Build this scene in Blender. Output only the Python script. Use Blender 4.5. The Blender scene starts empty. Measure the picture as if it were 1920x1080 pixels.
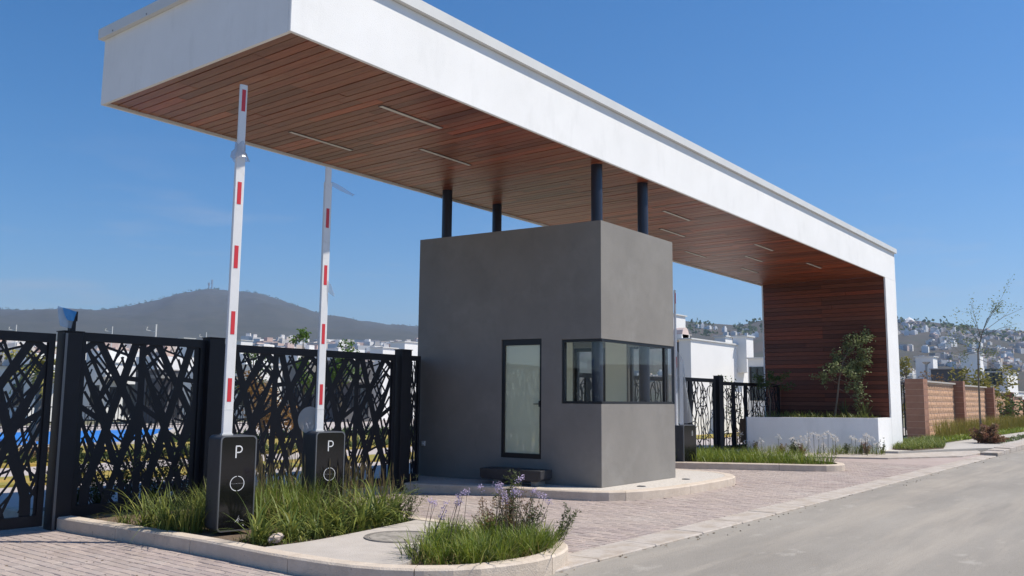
import bpy, math, random
import numpy as np
from mathutils import Vector, Matrix
random.seed(7); rng = np.random.default_rng(7)
R = math.radians
S = bpy.context.scene
COL = S.collection
# ------------------------------------------------------------------ camera
CYAW, CPITCH, CROLL, CF, CH = R(37.83), R(7.22), R(0.53), 1634.1, 1.6
def cam_axes():
    w = Vector((math.cos(CYAW)*math.cos(CPITCH), math.sin(CYAW)*math.cos(CPITCH), math.sin(CPITCH)))
    r = Vector((math.sin(CYAW), -math.cos(CYAW), 0)); u = r.cross(w)
    c, s = math.cos(CROLL), math.sin(CROLL)
    return c*r+s*u, -s*r+c*u, w
_r, _u, _w = cam_axes()
cd = bpy.data.cameras.new('camera'); cam = bpy.data.objects.new('camera', cd); COL.objects.link(cam)
cd.sensor_width = 36; cd.lens = CF/1920*36; cd.clip_start = 0.1; cd.clip_end = 20000
m = Matrix.Identity(4)
for i in range(3):
    m[i][0] = _r[i]; m[i][1] = _u[i]; m[i][2] = -_w[i]
m[2][3] = CH
cam.matrix_world = m
S.camera = cam
# ------------------------------------------------------------------ world + sun
SUNV = Vector((0.78, -1.0, 1.90)).normalized()
W = bpy.data.worlds.new("World"); S.world = W; W.use_nodes = True
nt = W.node_tree; bg = nt.nodes['Background']; sky = nt.nodes.new('ShaderNodeTexSky')
sky.sky_type = 'NISHITA'; sky.sun_disc = False
sky.sun_elevation = math.asin(SUNV.z); sky.sun_rotation = math.atan2(SUNV.x, SUNV.y)
sky.altitude = 1900; sky.air_density = 1.2; sky.dust_density = 0.7; sky.ozone_density = 4.0
hs = nt.nodes.new('ShaderNodeHueSaturation'); hs.inputs['Saturation'].default_value = 1.34
# a few thin wisps of cloud low over the hills
tc = nt.nodes.new('ShaderNodeTexCoord'); mp_ = nt.nodes.new('ShaderNodeMapping'); mp_.inputs['Scale'].default_value = (1.6, 1.6, 9.0); nt.links.new(tc.outputs['Generated'], mp_.inputs['Vector'])
cn_ = nt.nodes.new('ShaderNodeTexNoise'); cn_.inputs['Scale'].default_value = 3.2; cn_.inputs['Detail'].default_value = 8; cn_.inputs['Roughness'].default_value = .6; nt.links.new(mp_.outputs[0], cn_.inputs['Vector'])
cm_ = nt.nodes.new('ShaderNodeMapRange'); cm_.inputs['From Min'].default_value = .52; cm_.inputs['From Max'].default_value = .75; cm_.inputs['To Max'].default_value = .35; nt.links.new(cn_.outputs['Fac'], cm_.inputs['Value'])
sx_ = nt.nodes.new('ShaderNodeSeparateXYZ'); nt.links.new(tc.outputs['Generated'], sx_.inputs[0])
ce_ = nt.nodes.new('ShaderNodeMapRange'); ce_.inputs['From Min'].default_value = .28; ce_.inputs['From Max'].default_value = .10; nt.links.new(sx_.outputs['Z'], ce_.inputs['Value'])
cp_ = nt.nodes.new('ShaderNodeMath'); cp_.operation = 'MULTIPLY'; nt.links.new(cm_.outputs[0], cp_.inputs[0]); nt.links.new(ce_.outputs[0], cp_.inputs[1])
cx_ = nt.nodes.new('ShaderNodeMix'); cx_.data_type = 'RGBA'; cx_.inputs[7].default_value = (5.2, 5.0, 5.1, 1); nt.links.new(cp_.outputs[0], cx_.inputs[0]); nt.links.new(sky.outputs[0], cx_.inputs[6])
nt.links.new(cx_.outputs[2], hs.inputs['Color']); nt.links.new(hs.outputs[0], bg.inputs[0]); bg.inputs[1].default_value = 0.112
sl = bpy.data.lights.new('sun', 'SUN'); sl.energy = 5.0; sl.angle = R(0.5); sl.color = (1.0, 0.925, 0.81)
so = bpy.data.objects.new('sun', sl); COL.objects.link(so)
so.rotation_euler = SUNV.to_track_quat('Z', 'Y').to_euler()
S.view_settings.view_transform = 'Standard'; S.view_settings.look = 'None'
S.view_settings.exposure = 0.26; S.view_settings.gamma = 1; S.view_settings.use_curve_mapping = False
S.cycles.max_bounces = 8; S.cycles.transparent_max_bounces = 12; S.cycles.volume_bounces = 0

# ------------------------------------------------------------------ helpers
def at(u, v, d):
    """world point at plan distance d in the direction of a photo pixel (for distant things)"""
    k = _w + _r*((u-960)/CF) + _u*((540-v)/CF)
    h = math.hypot(k.x, k.y)
    return Vector((k.x*d/h, k.y*d/h, CH + k.z*d/h))
def azel(u, v):
    p = at(u, v, 1.0); return math.atan2(p.y, p.x), p.z-CH

ORD = 'first second third fourth fifth sixth seventh eighth ninth tenth eleventh twelfth thirteenth fourteenth fifteenth sixteenth seventeenth eighteenth nineteenth'.split()
def nth(i, n, tail):
    """'third ... from the left' wording for look-alikes standing in a row"""
    if i < (n+1)//2: return ('leftmost ' if i == 0 else ORD[i]+' ')+tail+('' if i == 0 else ', counted from the left')
    j = n-1-i
    return ('rightmost ' if j == 0 else ORD[j]+' ')+tail+('' if j == 0 else ', counted from the right')
class MB:
    def __init__(s): s.v = []; s.f = []; s.mi = []; s.rn = []
    def add(s, vs, fs, mi=0, rn=0.0):
        o = len(s.v); s.v.extend([tuple(a) for a in vs])
        for f in fs: s.f.append(tuple(i+o for i in f)); s.mi.append(mi); s.rn.append(rn)
    def box(s, a, b, mi=0, rn=0.0, M=None):
        x0, y0, z0 = a; x1, y1, z1 = b
        vs = [(x0,y0,z0),(x1,y0,z0),(x1,y1,z0),(x0,y1,z0),(x0,y0,z1),(x1,y0,z1),(x1,y1,z1),(x0,y1,z1)]
        if M is not None: vs = [M(Vector(p)) for p in vs]
        s.add(vs, [(0,3,2,1),(4,5,6,7),(0,1,5,4),(1,2,6,5),(2,3,7,6),(3,0,4,7)], mi, rn)
    def prism(s, poly, z0, z1, mi=0, rn=0.0, ax=2):
        n = len(poly)
        def P(p, h):
            if ax == 2: return (p[0], p[1], h)
            if ax == 1: return (p[0], h, p[1])
            return (h, p[0], p[1])
        vs = [P(p, z0) for p in poly]+[P(p, z1) for p in poly]
        fs = [tuple(range(n-1,-1,-1)), tuple(range(n, 2*n))]+[(i, (i+1)%n, (i+1)%n+n, i+n) for i in range(n)]
        s.add(vs, fs, mi, rn)
    def tube(s, pts, rad, seg=8, mi=0, cap=True, rn=0.0):
        pts = [Vector(p) for p in pts]; n = len(pts)
        if not hasattr(rad, '__len__'): rad = [rad]*n
        vs = []; 
        for i, p in enumerate(pts):
            t = (pts[min(i+1,n-1)]-pts[max(i-1,0)]).normalized()
            a = Vector((1,0,0)) if abs(t.x) < .8 else Vector((0,1,0))
            e1 = t.cross(a).normalized(); e2 = t.cross(e1)
            for k in range(seg):
                q = 2*math.pi*k/seg; vs.append(p+(e1*math.cos(q)+e2*math.sin(q))*rad[i])
        fs = []
        for i in range(n-1):
            for k in range(seg):
                fs.append((i*seg+k, i*seg+(k+1)%seg, (i+1)*seg+(k+1)%seg, (i+1)*seg+k))
        if cap: fs.append(tuple(range(seg-1,-1,-1))); fs.append(tuple(range((n-1)*seg, n*seg)))
        s.add(vs, fs, mi, rn)
    def strip(s, pts, w, y, M=lambda p: p, mi=0, close=False):
        """flat ribbon in the local x-z plane at depth y (markings)"""
        P = [Vector((p[0], p[1])) for p in pts]; n = len(P); vs = []
        for i in range(n):
            a = P[(i-1)%n] if close or i > 0 else P[i]; b = P[(i+1)%n] if close or i < n-1 else P[i]
            t = (b-a).normalized(); nn = Vector((-t.y, t.x))*w/2
            for q in (P[i]+nn, P[i]-nn): vs.append(M(Vector((q.x, y, q.y))))
        fs = [(2*i, 2*i+1, (2*i+3)%(2*n), (2*i+2)%(2*n)) for i in range(n if close else n-1)]
        s.add(vs, fs, mi)
    def build(s, name, mat, parent=None, smooth=False, local=False):
        me = bpy.data.meshes.new(name)
        off = Vector((0,0,0))
        if parent is not None and not local: off = WL.get(parent.name, Vector((0,0,0)))
        me.from_pydata([(a[0]-off.x, a[1]-off.y, a[2]-off.z) for a in s.v], [], s.f)
        mats = mat if isinstance(mat, (list, tuple)) else [mat]
        for q in mats: me.materials.append(q)
        me.polygons.foreach_set('material_index', s.mi)
        if any(s.rn):
            at_ = me.attributes.new('rnd', 'FLOAT', 'FACE'); at_.data.foreach_set('value', s.rn)
        if smooth: me.polygons.foreach_set('use_smooth', [True]*len(s.f))
        me.update()
        o = bpy.data.objects.new(name, me); COL.objects.link(o)
        if parent is not None: o.parent = parent; WL[o.name] = off
        return o
WL = {}
def thing(name, label, cat, loc=(0,0,0), rotz=0, group=None, kind=None):
    o = bpy.data.objects.new(name, None); COL.objects.link(o); o.location = loc; o.rotation_euler = (0,0,rotz)
    o.empty_display_size = .2
    if label: o['label'] = label
    if cat: o['category'] = cat
    if group: o['group'] = group
    if kind: o['kind'] = kind
    WL[o.name] = Vector(loc); return o
def tag(o, label=None, cat=None, group=None, kind=None):
    if label: o['label'] = label
    if cat: o['category'] = cat
    if group: o['group'] = group
    if kind: o['kind'] = kind
    return o
def share(o, name, parent, loc, rot=(0,0,0)):
    c = o.copy(); c.name = name; COL.objects.link(c); c.parent = parent; c.location = loc; c.rotation_euler = rot
    return c
def copy_tree(o, parent=None):
    c = o.copy(); COL.objects.link(c)
    if parent is not None: c.parent = parent
    for ch in list(o.children): copy_tree(ch, c)
    return c
def bevel(o, w=.01, seg=2):
    md = o.modifiers.new('bevel', 'BEVEL'); md.width = w; md.segments = seg; md.limit_method = 'ANGLE'; return o

# ------------------------------------------------------------------ materials
def mat(name, col, rough=.7, var=0.0, scale=3.0, col2=None, bump=0.0, bscale=40.0, metal=0.0, spec=.5, rnd=None, stretch=None, detail=5, extra=None):
    m = bpy.data.materials.new(name); m.use_nodes = True; n = m.node_tree; L = n.links.new
    b = n.nodes['Principled BSDF']; b.inputs['Roughness'].default_value = rough; b.inputs['Metallic'].default_value = metal
    b.inputs['Specular IOR Level'].default_value = spec
    c = (*col, 1)
    b.inputs['Base Color'].default_value = c
    out = None
    geo = n.nodes.new('ShaderNodeNewGeometry'); vec = geo.outputs['Position']
    if stretch:
        mp = n.nodes.new('ShaderNodeMapping'); mp.inputs['Scale'].default_value = stretch; L(vec, mp.inputs['Vector']); vec = mp.outputs[0]
    if col2 is not None or var:
        if col2 is None: col2 = tuple(min(1, x*(1+var)) for x in col); col = tuple(x*(1-var) for x in col)
        nz = n.nodes.new('ShaderNodeTexNoise'); nz.inputs['Scale'].default_value = scale; nz.inputs['Detail'].default_value = detail; nz.inputs['Roughness'].default_value = .62
        L(vec, nz.inputs['Vector'])
        cr = n.nodes.new('ShaderNodeValToRGB'); cr.color_ramp.elements[0].position = .3; cr.color_ramp.elements[1].position = .7
        cr.color_ramp.elements[0].color = (*col, 1); cr.color_ramp.elements[1].color = (*col2, 1)
        L(nz.outputs['Fac'], cr.inputs['Fac']); out = cr.outputs[0]
    if rnd:   # per-piece variation: object random + face attribute
        oi = n.nodes.new('ShaderNodeObjectInfo'); a = n.nodes.new('ShaderNodeAttribute'); a.attribute_name = 'rnd'
        ad = n.nodes.new('ShaderNodeMath'); ad.operation = 'ADD'; L(oi.outputs['Random'], ad.inputs[0]); L(a.outputs['Fac'], ad.inputs[1])
        fr = n.nodes.new('ShaderNodeMath'); fr.operation = 'FRACT'; L(ad.outputs[0], fr.inputs[0])
        r2 = n.nodes.new('ShaderNodeValToRGB'); els = r2.color_ramp.elements
        while len(els) < len(rnd): els.new(.5)
        for i, cc in enumerate(rnd): els[i].position = i/(len(rnd)-1); els[i].color = (*cc, 1)
        L(fr.outputs[0], r2.inputs['Fac'])
        if out is None: out = r2.outputs[0]
        else:
            mx = n.nodes.new('ShaderNodeMix'); mx.data_type = 'RGBA'; mx.blend_type = 'MULTIPLY'; mx.inputs[0].default_value = 1
            L(out, mx.inputs[6]); L(r2.outputs[0], mx.inputs[7]); out = mx.outputs[2]
    if extra: out = extra(n, L, out, geo)
    if out is not None: L(out, b.inputs['Base Color'])
    if bump:
        n2 = n.nodes.new('ShaderNodeTexNoise'); n2.inputs['Scale'].default_value = bscale; n2.inputs['Detail'].default_value = 6
        L(vec, n2.inputs['Vector'])
        bp = n.nodes.new('ShaderNodeBump'); bp.inputs['Strength'].default_value = bump; bp.inputs['Distance'].default_value = .02
        L(n2.outputs['Fac'], bp.inputs['Height']); L(bp.outputs[0], b.inputs['Normal'])
    return m
def overlay(scale, lo, hi, col, amt, stretch=None, seed=0):
    """stain / dust layer with a shape of its own"""
    def f(n, L, out, geo):
        mp = n.nodes.new('ShaderNodeMapping'); mp.inputs['Location'].default_value = (seed*3.1, seed, 0)
        if stretch: mp.inputs['Scale'].default_value = stretch
        L(geo.outputs['Position'], mp.inputs['Vector'])
        nz = n.nodes.new('ShaderNodeTexNoise'); nz.inputs['Scale'].default_value = scale; nz.inputs['Detail'].default_value = 7; nz.inputs['Roughness'].default_value = .65
        L(mp.outputs[0], nz.inputs['Vector'])
        mr = n.nodes.new('ShaderNodeMapRange'); mr.inputs['From Min'].default_value = lo; mr.inputs['From Max'].default_value = hi; mr.inputs['To Max'].default_value = amt
        L(nz.outputs['Fac'], mr.inputs['Value'])
        mx = n.nodes.new('ShaderNodeMix'); mx.data_type = 'RGBA'; L(mr.outputs[0], mx.inputs[0]); L(out, mx.inputs[6]); mx.inputs[7].default_value = (*col, 1)
        return mx.outputs[2]
    return f
def chain(*fs):
    def g(n, L, out, geo):
        for f in fs: out = f(n, L, out, geo)
        return out
    return g
def leafmat(name, a, b, trans=.35, scale=6, rnd=None):
    m = mat(name, a, rough=.5, col2=b, scale=scale, spec=.35, rnd=rnd)
    n = m.node_tree; L = n.links.new; pb = n.nodes['Principled BSDF']; o = n.nodes['Material Output']
    tr = n.nodes.new('ShaderNodeBsdfTranslucent'); mx = n.nodes.new('ShaderNodeMixShader'); mx.inputs[0].default_value = trans
    src = pb.inputs['Base Color'].links[0].from_socket
    L(src, tr.inputs[0]); L(pb.outputs[0], mx.inputs[1]); L(tr.outputs[0], mx.inputs[2]); L(mx.outputs[0], o.inputs[0])
    return m
def glassmat(name, tint, refl_r=.02, film=0.0, filmcol=(.5,.55,.5), r0=.06):
    m = bpy.data.materials.new(name); m.use_nodes = True; n = m.node_tree; L = n.links.new
    n.nodes.remove(n.nodes['Principled BSDF']); o = n.nodes['Material Output']
    t = n.nodes.new('ShaderNodeBsdfTransparent'); t.inputs[0].default_value = (*tint, 1)
    g = n.nodes.new('ShaderNodeBsdfGlossy'); g.inputs['Roughness'].default_value = refl_r
    lw = n.nodes.new('ShaderNodeLayerWeight'); lw.inputs[0].default_value = .5
    pw_ = n.nodes.new('ShaderNodeMath'); pw_.operation = 'POWER'; L(lw.outputs['Facing'], pw_.inputs[0]); pw_.inputs[1].default_value = 5.0
    fr = n.nodes.new('ShaderNodeMath'); fr.operation = 'MULTIPLY_ADD'; L(pw_.outputs[0], fr.inputs[0]); fr.inputs[1].default_value = .9; fr.inputs[2].default_value = r0
    base = t.outputs[0]
    if film:
        d = n.nodes.new('ShaderNodeBsdfDiffuse'); d.inputs[0].default_value = (*filmcol, 1)
        tl = n.nodes.new('ShaderNodeBsdfTranslucent'); tl.inputs[0].default_value = (*filmcol, 1)
        ms = n.nodes.new('ShaderNodeMixShader'); ms.inputs[0].default_value = .5; L(d.outputs[0], ms.inputs[1]); L(tl.outputs[0], ms.inputs[2])
        m2 = n.nodes.new('ShaderNodeMixShader'); m2.inputs[0].default_value = film; L(base, m2.inputs[1]); L(ms.outputs[0], m2.inputs[2]); base = m2.outputs[0]
    mx = n.nodes.new('ShaderNodeMixShader'); L(fr.outputs[0], mx.inputs[0]); L(base, mx.inputs[1]); L(g.outputs[0], mx.inputs[2]); L(mx.outputs[0], o.inputs[0])
    return m

M = {}
M['white'] = mat('white_render', (.80,.80,.79), .85, col2=(.86,.86,.855), scale=1.1, bump=.12, bscale=60,
                 extra=chain(overlay(2.2, .54, .75, (.66,.66,.65), .45, stretch=(1,1,.35)), overlay(7, .62, .74, (.64,.635,.62), .22, stretch=(1,1,.12), seed=5)))
M['white2'] = mat('white_house_render', (.74,.74,.73), .9, col2=(.80,.80,.79), scale=.6)
M['coping'] = mat('coping_metal', (.66,.66,.64), .45, var=.05, scale=2)
M['grey'] = mat('grey_render', (.202,.190,.173), .8, col2=(.242,.228,.208), scale=1.3, bump=.15, bscale=45,
                extra=chain(overlay(1.6, .52, .8, (.30,.29,.27), .5), overlay(5, .60, .72, (.17,.162,.152), .4, stretch=(1,1,.5), seed=7), overlay(40, .70, .74, (.40,.39,.37), .5, seed=3)))
M['cream'] = mat('cream_inside_paint', (.89,.87,.76), .8, var=.03)
M['column'] = mat('column_paint', (.018,.022,.04), .35, var=.1, spec=.5)
M['black'] = mat('black_gate_paint', (.007,.007,.011), .5, var=.2, scale=5, spec=.35, extra=overlay(9, .62, .8, (.05,.047,.045), .35))
M['frame'] = mat('black_window_frame', (.012,.012,.014), .4)
M['steel'] = mat('steel_edge', (.16,.16,.165), .45, metal=.6)
woodr = [(.45,.40,.42),(.78,.70,.68),(1.1,.92,.80),(.60,.60,.66),(1.35,.95,.72),(.9,.8,.78),(.52,.46,.46),(1.0,1.05,1.1),(.75,.68,.66)]
M['wood'] = mat('hardwood', (.185,.052,.026), .38, col2=(.33,.105,.050), scale=3.0, stretch=(14,1.2,6), rnd=woodr, spec=.45, bump=.08, bscale=25,
                extra=overlay(1.3, .50, .74, (.30,.19,.125), .45, stretch=(4,.5,1)))
M['woodwall'] = mat('hardwood_wall', (.145,.048,.029), .45, col2=(.235,.078,.044), scale=3.0, stretch=(6,1.2,14), rnd=woodr, spec=.4, bump=.08, bscale=25)
M['void'] = mat('dark_gap', (.012,.010,.009), .9)
M['paver'] = mat('concrete_paver', (.335,.276,.250), .9, col2=(.43,.362,.330), scale=14, rnd=[(.74,.73,.74),(.97,.96,.97),(1.02,1.0,1.0),(.86,.85,.88),(1.12,1.10,1.06),(.93,.95,.97),(.82,.80,.79),(1.05,1.04,1.0)], bump=.3, bscale=120,
                 extra=chain(overlay(.45, .42, .66, (.41,.35,.312), .6), overlay(1.4, .56, .74, (.22,.185,.175), .45, seed=4), overlay(.8, .56, .70, (.47,.43,.39), .5, seed=11)))
M['joint'] = mat('paver_joint_sand', (.24,.19,.165), 1, var=.2, scale=30)
M['pave_far'] = mat('interlocking_paving', (.35,.28,.256), .9, col2=(.41,.34,.31), scale=1.5, bump=.1, extra=overlay(10, .5, .65, (.36,.29,.27), .6, stretch=(1,.5,1)))
M['kerb'] = mat('kerb_concrete', (.50,.42,.34), .92, col2=(.61,.525,.435), scale=5, bump=.35, bscale=70,
                extra=chain(overlay(2.6, .55, .72, (.33,.285,.245), .55, seed=2), overlay(22, .64, .70, (.16,.14,.12), .7, seed=1)))
M['slab'] = mat('island_concrete', (.41,.37,.33), .92, col2=(.49,.445,.40), scale=2.2, bump=.2, bscale=60,
                extra=overlay(3.5, .56, .7, (.40,.36,.32), .4, seed=3))
M['soil'] = mat('planting_soil', (.10,.068,.045), 1, col2=(.20,.145,.10), scale=22, bump=1, bscale=60)
M['strip'] = mat('kerb_strip_concrete', (.40,.36,.32), .9, col2=(.49,.44,.395), scale=5, bump=.3, bscale=60, extra=chain(overlay(3, .46, .62, (.33,.27,.21), .65, seed=6), overlay(14, .58, .68, (.24,.20,.165), .5, seed=12)))
M['road'] = mat('dusty_asphalt', (.235,.215,.188), .95, col2=(.315,.29,.255), scale=.8, bump=.35, bscale=90, stretch=(.35,1.2,1),
                extra=chain(overlay(.9, .46, .68, (.40,.355,.298), .75, stretch=(.10,1.3,1), seed=2), overlay(.5, .55, .72, (.19,.175,.158), .5, stretch=(.3,.9,1), seed=9), overlay(2.5, .60, .70, (.42,.39,.345), .5, stretch=(.5,1,1), seed=21), overlay(38, .58, .66, (.15,.14,.125), .5, seed=5), overlay(90, .60, .68, (.46,.43,.38), .5, seed=15), overlay(16, .62, .70, (.33,.27,.20), .45, stretch=(.5,1,1), seed=8)))
M['walk'] = mat('sidewalk_concrete', (.38,.355,.32), .9, col2=(.45,.42,.38), scale=1.5, bump=.15, extra=overlay(1.2,.55,.7,(.38,.35,.31),.5))
M['inner'] = mat('inner_driveway', (.40,.35,.33), .9, col2=(.47,.42,.395), scale=1.2)
M['ground'] = mat('dry_ground', (.20,.17,.115), 1, col2=(.12,.13,.075), scale=.02)
M['lawn'] = mat('lawn_grass', (.16,.19,.04), 1, col2=(.42,.27,.06), scale=.8, bump=.8, bscale=30)
M['pool'] = mat('pool_water', (.03,.20,.62), .35, var=.08, scale=.8, spec=.15)
M['kgrey'] = mat('kiosk_shell', (.052,.053,.057), .5, var=.12, scale=8)
M['kedge'] = mat('kiosk_rim', (.22,.22,.23), .35, metal=.7)
M['kglass'] = mat('kiosk_black_glass', (.006,.006,.008), .08, spec=.6)
M['mark'] = mat('white_print', (.78,.78,.78), .6)
M['arm'] = mat('arm_white_paint', (.74,.74,.74), .4, var=.04, scale=8, extra=overlay(9,.6,.75,(.52,.50,.47),.5))
M['red'] = mat('red_reflective_tape', (.60,.035,.045), .4)
M['film'] = glassmat('plastic_film', (.85,.87,.9), .2, .36, (.75,.77,.8))
M['glass'] = glassmat('window_glass', (.98,.995,.99), .01, r0=.035)
M['doorglass'] = glassmat('door_glass', (.93,.97,.95), .02, .60, (.90,.93,.78), r0=.13)
M['bench'] = mat('bench_concrete', (.022,.022,.026), .6, col2=(.04,.04,.045), scale=4)
M['leg'] = mat('bench_leg_concrete', (.22,.22,.21), .8, var=.1)
M['rock'] = mat('pale_stone', (.42,.34,.28), .9, col2=(.56,.47,.40), scale=12, bump=.6, bscale=30)
M['light'] = mat('light_diffuser', (.62,.60,.55), .5)
M['bluepl'] = mat('blue_sheet', (.03,.22,.55), .35, col2=(.05,.30,.66), scale=12)
M['paleb'] = glassmat('pale_blue_sheet', (.55,.72,.9), .2, .55, (.45,.62,.8))
M['splitblock'] = mat('split_face_block', (.42,.25,.155), 1, col2=(.60,.385,.255), scale=9, rnd=[(.9,.9,.9),(1.05,1.03,1.0),(.97,.95,.95)], bump=1, bscale=18)
M['pillar'] = mat('smooth_brown_block', (.27,.135,.09), .85, col2=(.35,.185,.125), scale=3, rnd=[(.94,.94,.94),(1.04,1.04,1.04)])
M['mortar'] = mat('mortar', (.60,.47,.38), 1, var=.1)
M['cap'] = mat('wall_coping', (.42,.39,.36), .9, var=.08)
M['dgrey'] = mat('dark_grey_render', (.10,.10,.105), .8, var=.06)
M['mgrey'] = mat('mid_grey_render', (.24,.235,.22), .85, var=.05)
M['winglass'] = mat('dark_window_glass', (.03,.04,.05), .08, spec=.7)
M['blade'] = leafmat('grass_blades', (.10,.17,.018), (.24,.31,.05), .35, 5, rnd=[(.5,.55,.55),(1,1,1),(1.35,1.15,.9),(.75,.85,.85),(1.1,1.0,.8),(1.6,1.25,1.2)])
M['blade_dk'] = leafmat('strap_leaves', (.095,.145,.03), (.235,.28,.08), .3, 5, rnd=[(.45,.5,.5),(1,1,1),(1.4,1.25,.95),(.7,.8,.8),(1.2,1.05,.9),(1.7,1.35,1.1)])
M['dry'] = leafmat('dry_grass', (.22,.16,.07), (.34,.26,.13), .3, 8, rnd=[(.7,.75,.7),(1,1,1),(1.2,1.1,.9)])
M['weed'] = leafmat('weed_leaves', (.07,.11,.03), (.13,.15,.055), .3, 8)
M['stem'] = mat('plant_stems', (.085,.075,.04), .8, var=.3, scale=20)
M['twig'] = mat('twigs', (.13,.10,.075), .9, var=.2, scale=20)
M['lilac'] = leafmat('lilac_petals', (.46,.36,.55), (.62,.52,.68), .35, 20)
M['petal'] = leafmat('white_petals', (.66,.64,.60), (.78,.76,.72), .3, 20)
M['bark'] = mat('bark', (.13,.105,.08), .95, col2=(.20,.165,.125), scale=12, bump=.6)
M['leaf'] = leafmat('tree_leaves', (.045,.085,.02), (.085,.135,.035), .3, 3)
M['leafb'] = leafmat('bright_tree_leaves', (.07,.14,.02), (.13,.22,.04), .35, 3)
M['leafy'] = leafmat('yellow_green_leaves', (.20,.20,.04), (.30,.25,.06), .3, 3)
M['leafg'] = leafmat('grey_green_leaves', (.16,.20,.085), (.26,.30,.135), .3, 3)
M['leafr'] = leafmat('reddish_leaves', (.34,.15,.12), (.24,.19,.08), .3, 4)
M['leafo'] = leafmat('orange_brown_leaves', (.30,.14,.05), (.24,.17,.06), .3, 4)
M['hillL'] = mat('scrub_mountain', (.042,.048,.040), 1, col2=(.070,.070,.056), scale=.010, detail=9, extra=overlay(.045,.5,.62,(.035,.045,.028),.7))
M['hillR'] = mat('scrub_hillside', (.035,.04,.032), 1, col2=(.085,.066,.05), scale=.008, detail=9, extra=overlay(.05,.5,.62,(.045,.055,.032),.75))
M['town'] = mat('town_render', (1,1,1), .9, rnd=[(.66,.64,.60),(.78,.77,.75),(.45,.36,.29),(.80,.79,.77),(.30,.28,.26),(.72,.70,.67),(.42,.22,.15)])
M['mast'] = mat('galvanised_steel', (.35,.36,.37), .5, metal=.5)
M['leaflit'] = mat('dry_litter', (.22,.17,.12), 1, var=.3, scale=30)

# ------------------------------------------------------------------ ground, roads
def sheet(name, poly, z, mt, kind='structure', parent=None):
    b = MB(); b.add([(x,y,z) for x,y in poly], [tuple(range(len(poly)))]); o = b.build(name, mt, parent)
    if kind: tag(o, kind=kind)
    return o
def ring(rad, n=96): return [(rad*math.cos(2*math.pi*i/n), rad*math.sin(2*math.pi*i/n)) for i in range(n)]
sheet('ground', ring(4300), -.08, M['ground'])
sheet('road', [(-60,-8),(140,-8),(140,4.82),(-60,4.82)], -.018, M['road'])
sheet('inner_driveway', [(-6,12.6),(60,12.6),(60,16.4),(-6,16.4)], -.02, M['inner'])
sheet('inner_path', [(-10,18.0),(70,18.0),(70,20.6),(-10,20.6)], -.012, M['inner'])
sheet('pool_terrace', [(-10,26.8),(60,26.8),(60,47),(-10,47)], -.016, M['inner'])
# lawns: thickness of grass comes from a slab with rough relief
for (a, b, c, d, z) in ((-10,16.4,44,18.0,.03), (-10,20.6,44,26.8,.05)):
    q = MB(); q.box((a,b,-.06),(c,d,z)); tag(q.build('lawn', M['lawn']), kind='structure')
# swimming pool with coping
pl = thing('swimming_pool', 'long blue swimming pool behind the black lattice fence', 'swimming pool', (12,33,0))
q = MB(); q.add([(8.3,28.2,.02),(15.6,28.2,.02),(23.5,38.5,.02),(8.3,38.5,.02)], [(0,1,2,3)]); q.build('pool_surface', M['pool'], pl)
q = MB()
for a, b in (((8.3,28.2),(15.6,28.2)),((15.6,28.2),(23.5,38.5)),((23.5,38.5),(8.3,38.5)),((8.3,38.5),(8.3,28.2))):
    d = Vector(b)-Vector(a); n = Vector((d.y,-d.x)).normalized()*.4
    q.prism([a, b, (b[0]+n.x,b[1]+n.y), (a[0]+n.x,a[1]+n.y)], -.01, .06)
q.build('pool_coping', M['walk'], pl)

# kerb strip between pavers and road, in cast pieces
kst = thing('kerb_strip', None, None, (0,5,0), kind='structure')
x = -3.0; i = 0
while x < 29.5:
    b = MB(); w = 1.18
    b.box((x+.003, 4.82, -.1), (x+w-.003, 5.25+random.uniform(-.008,.008), .006+random.uniform(-.003,.004)))
    bevel(b.build('kerb_piece', M['strip'], kst), .012, 1); x += w+.006; i += 1
# pavers ------------------------------------------------------------
pv = thing('block_paving', None, None, (8,8,0), kind='structure')
sheet('paving_bed', [(-3,5.2),(31,5.2),(31,12.6),(-3,12.6)], -.013, M['joint'], None, pv)
PW, PL = .103, .206
pmesh = MB(); c_ = .006
vs = [(-PW/2+.002,-PL/2+.002,-.02),(PW/2-.002,-PL/2+.002,-.02),(PW/2-.002,PL/2-.002,-.02),(-PW/2+.002,PL/2-.002,-.02)]
vs += [(a,b,-.006) for a,b,_ in vs[:4]] + [((a*(1-c_/PW*2)),(b*(1-c_/PL*2)),0) for a,b,_ in vs[:4]]
PF = [(8,9,10,11)]+[(i,(i+1)%4,4+(i+1)%4,4+i) for i in range(4)]+[(4+i,4+(i+1)%4,8+(i+1)%4,8+i) for i in range(4)]
PV = np.array(vs)
def inside(px, py, poly):
    c = False; n = len(poly)
    for i in range(n):
        x1,y1 = poly[i]; x2,y2 = poly[(i+1)%n]
        if (y1 > py) != (y2 > py) and px < (x2-x1)*(py-y1)/(y2-y1)+x1: c = not c
    return c
def smooth(poly, it=2):
    for _ in range(it):
        o = []
        for i in range(len(poly)):
            a = Vector(poly[i]); b = Vector(poly[(i+1)%len(poly)])
            o += [tuple(a*.75+b*.25), tuple(a*.25+b*.75)]
        poly = o
    return poly
def round_part(poly, keep):  # smooth all but the corners in keep
    o = []
    n = len(poly)
    for i, p in enumerate(poly):
        if i in keep: o.append(p); continue
        a = Vector(poly[i-1]); c = Vector(poly[(i+1)%n]); v = Vector(p)
        for t in (0,.33,.66,1):
            p0 = v+(a-v)*.45; p1 = v+(c-v)*.45
            q = p0*(1-t)**2+v*2*t*(1-t)+p1*t*t; o.append(tuple(q))
    return o
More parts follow.
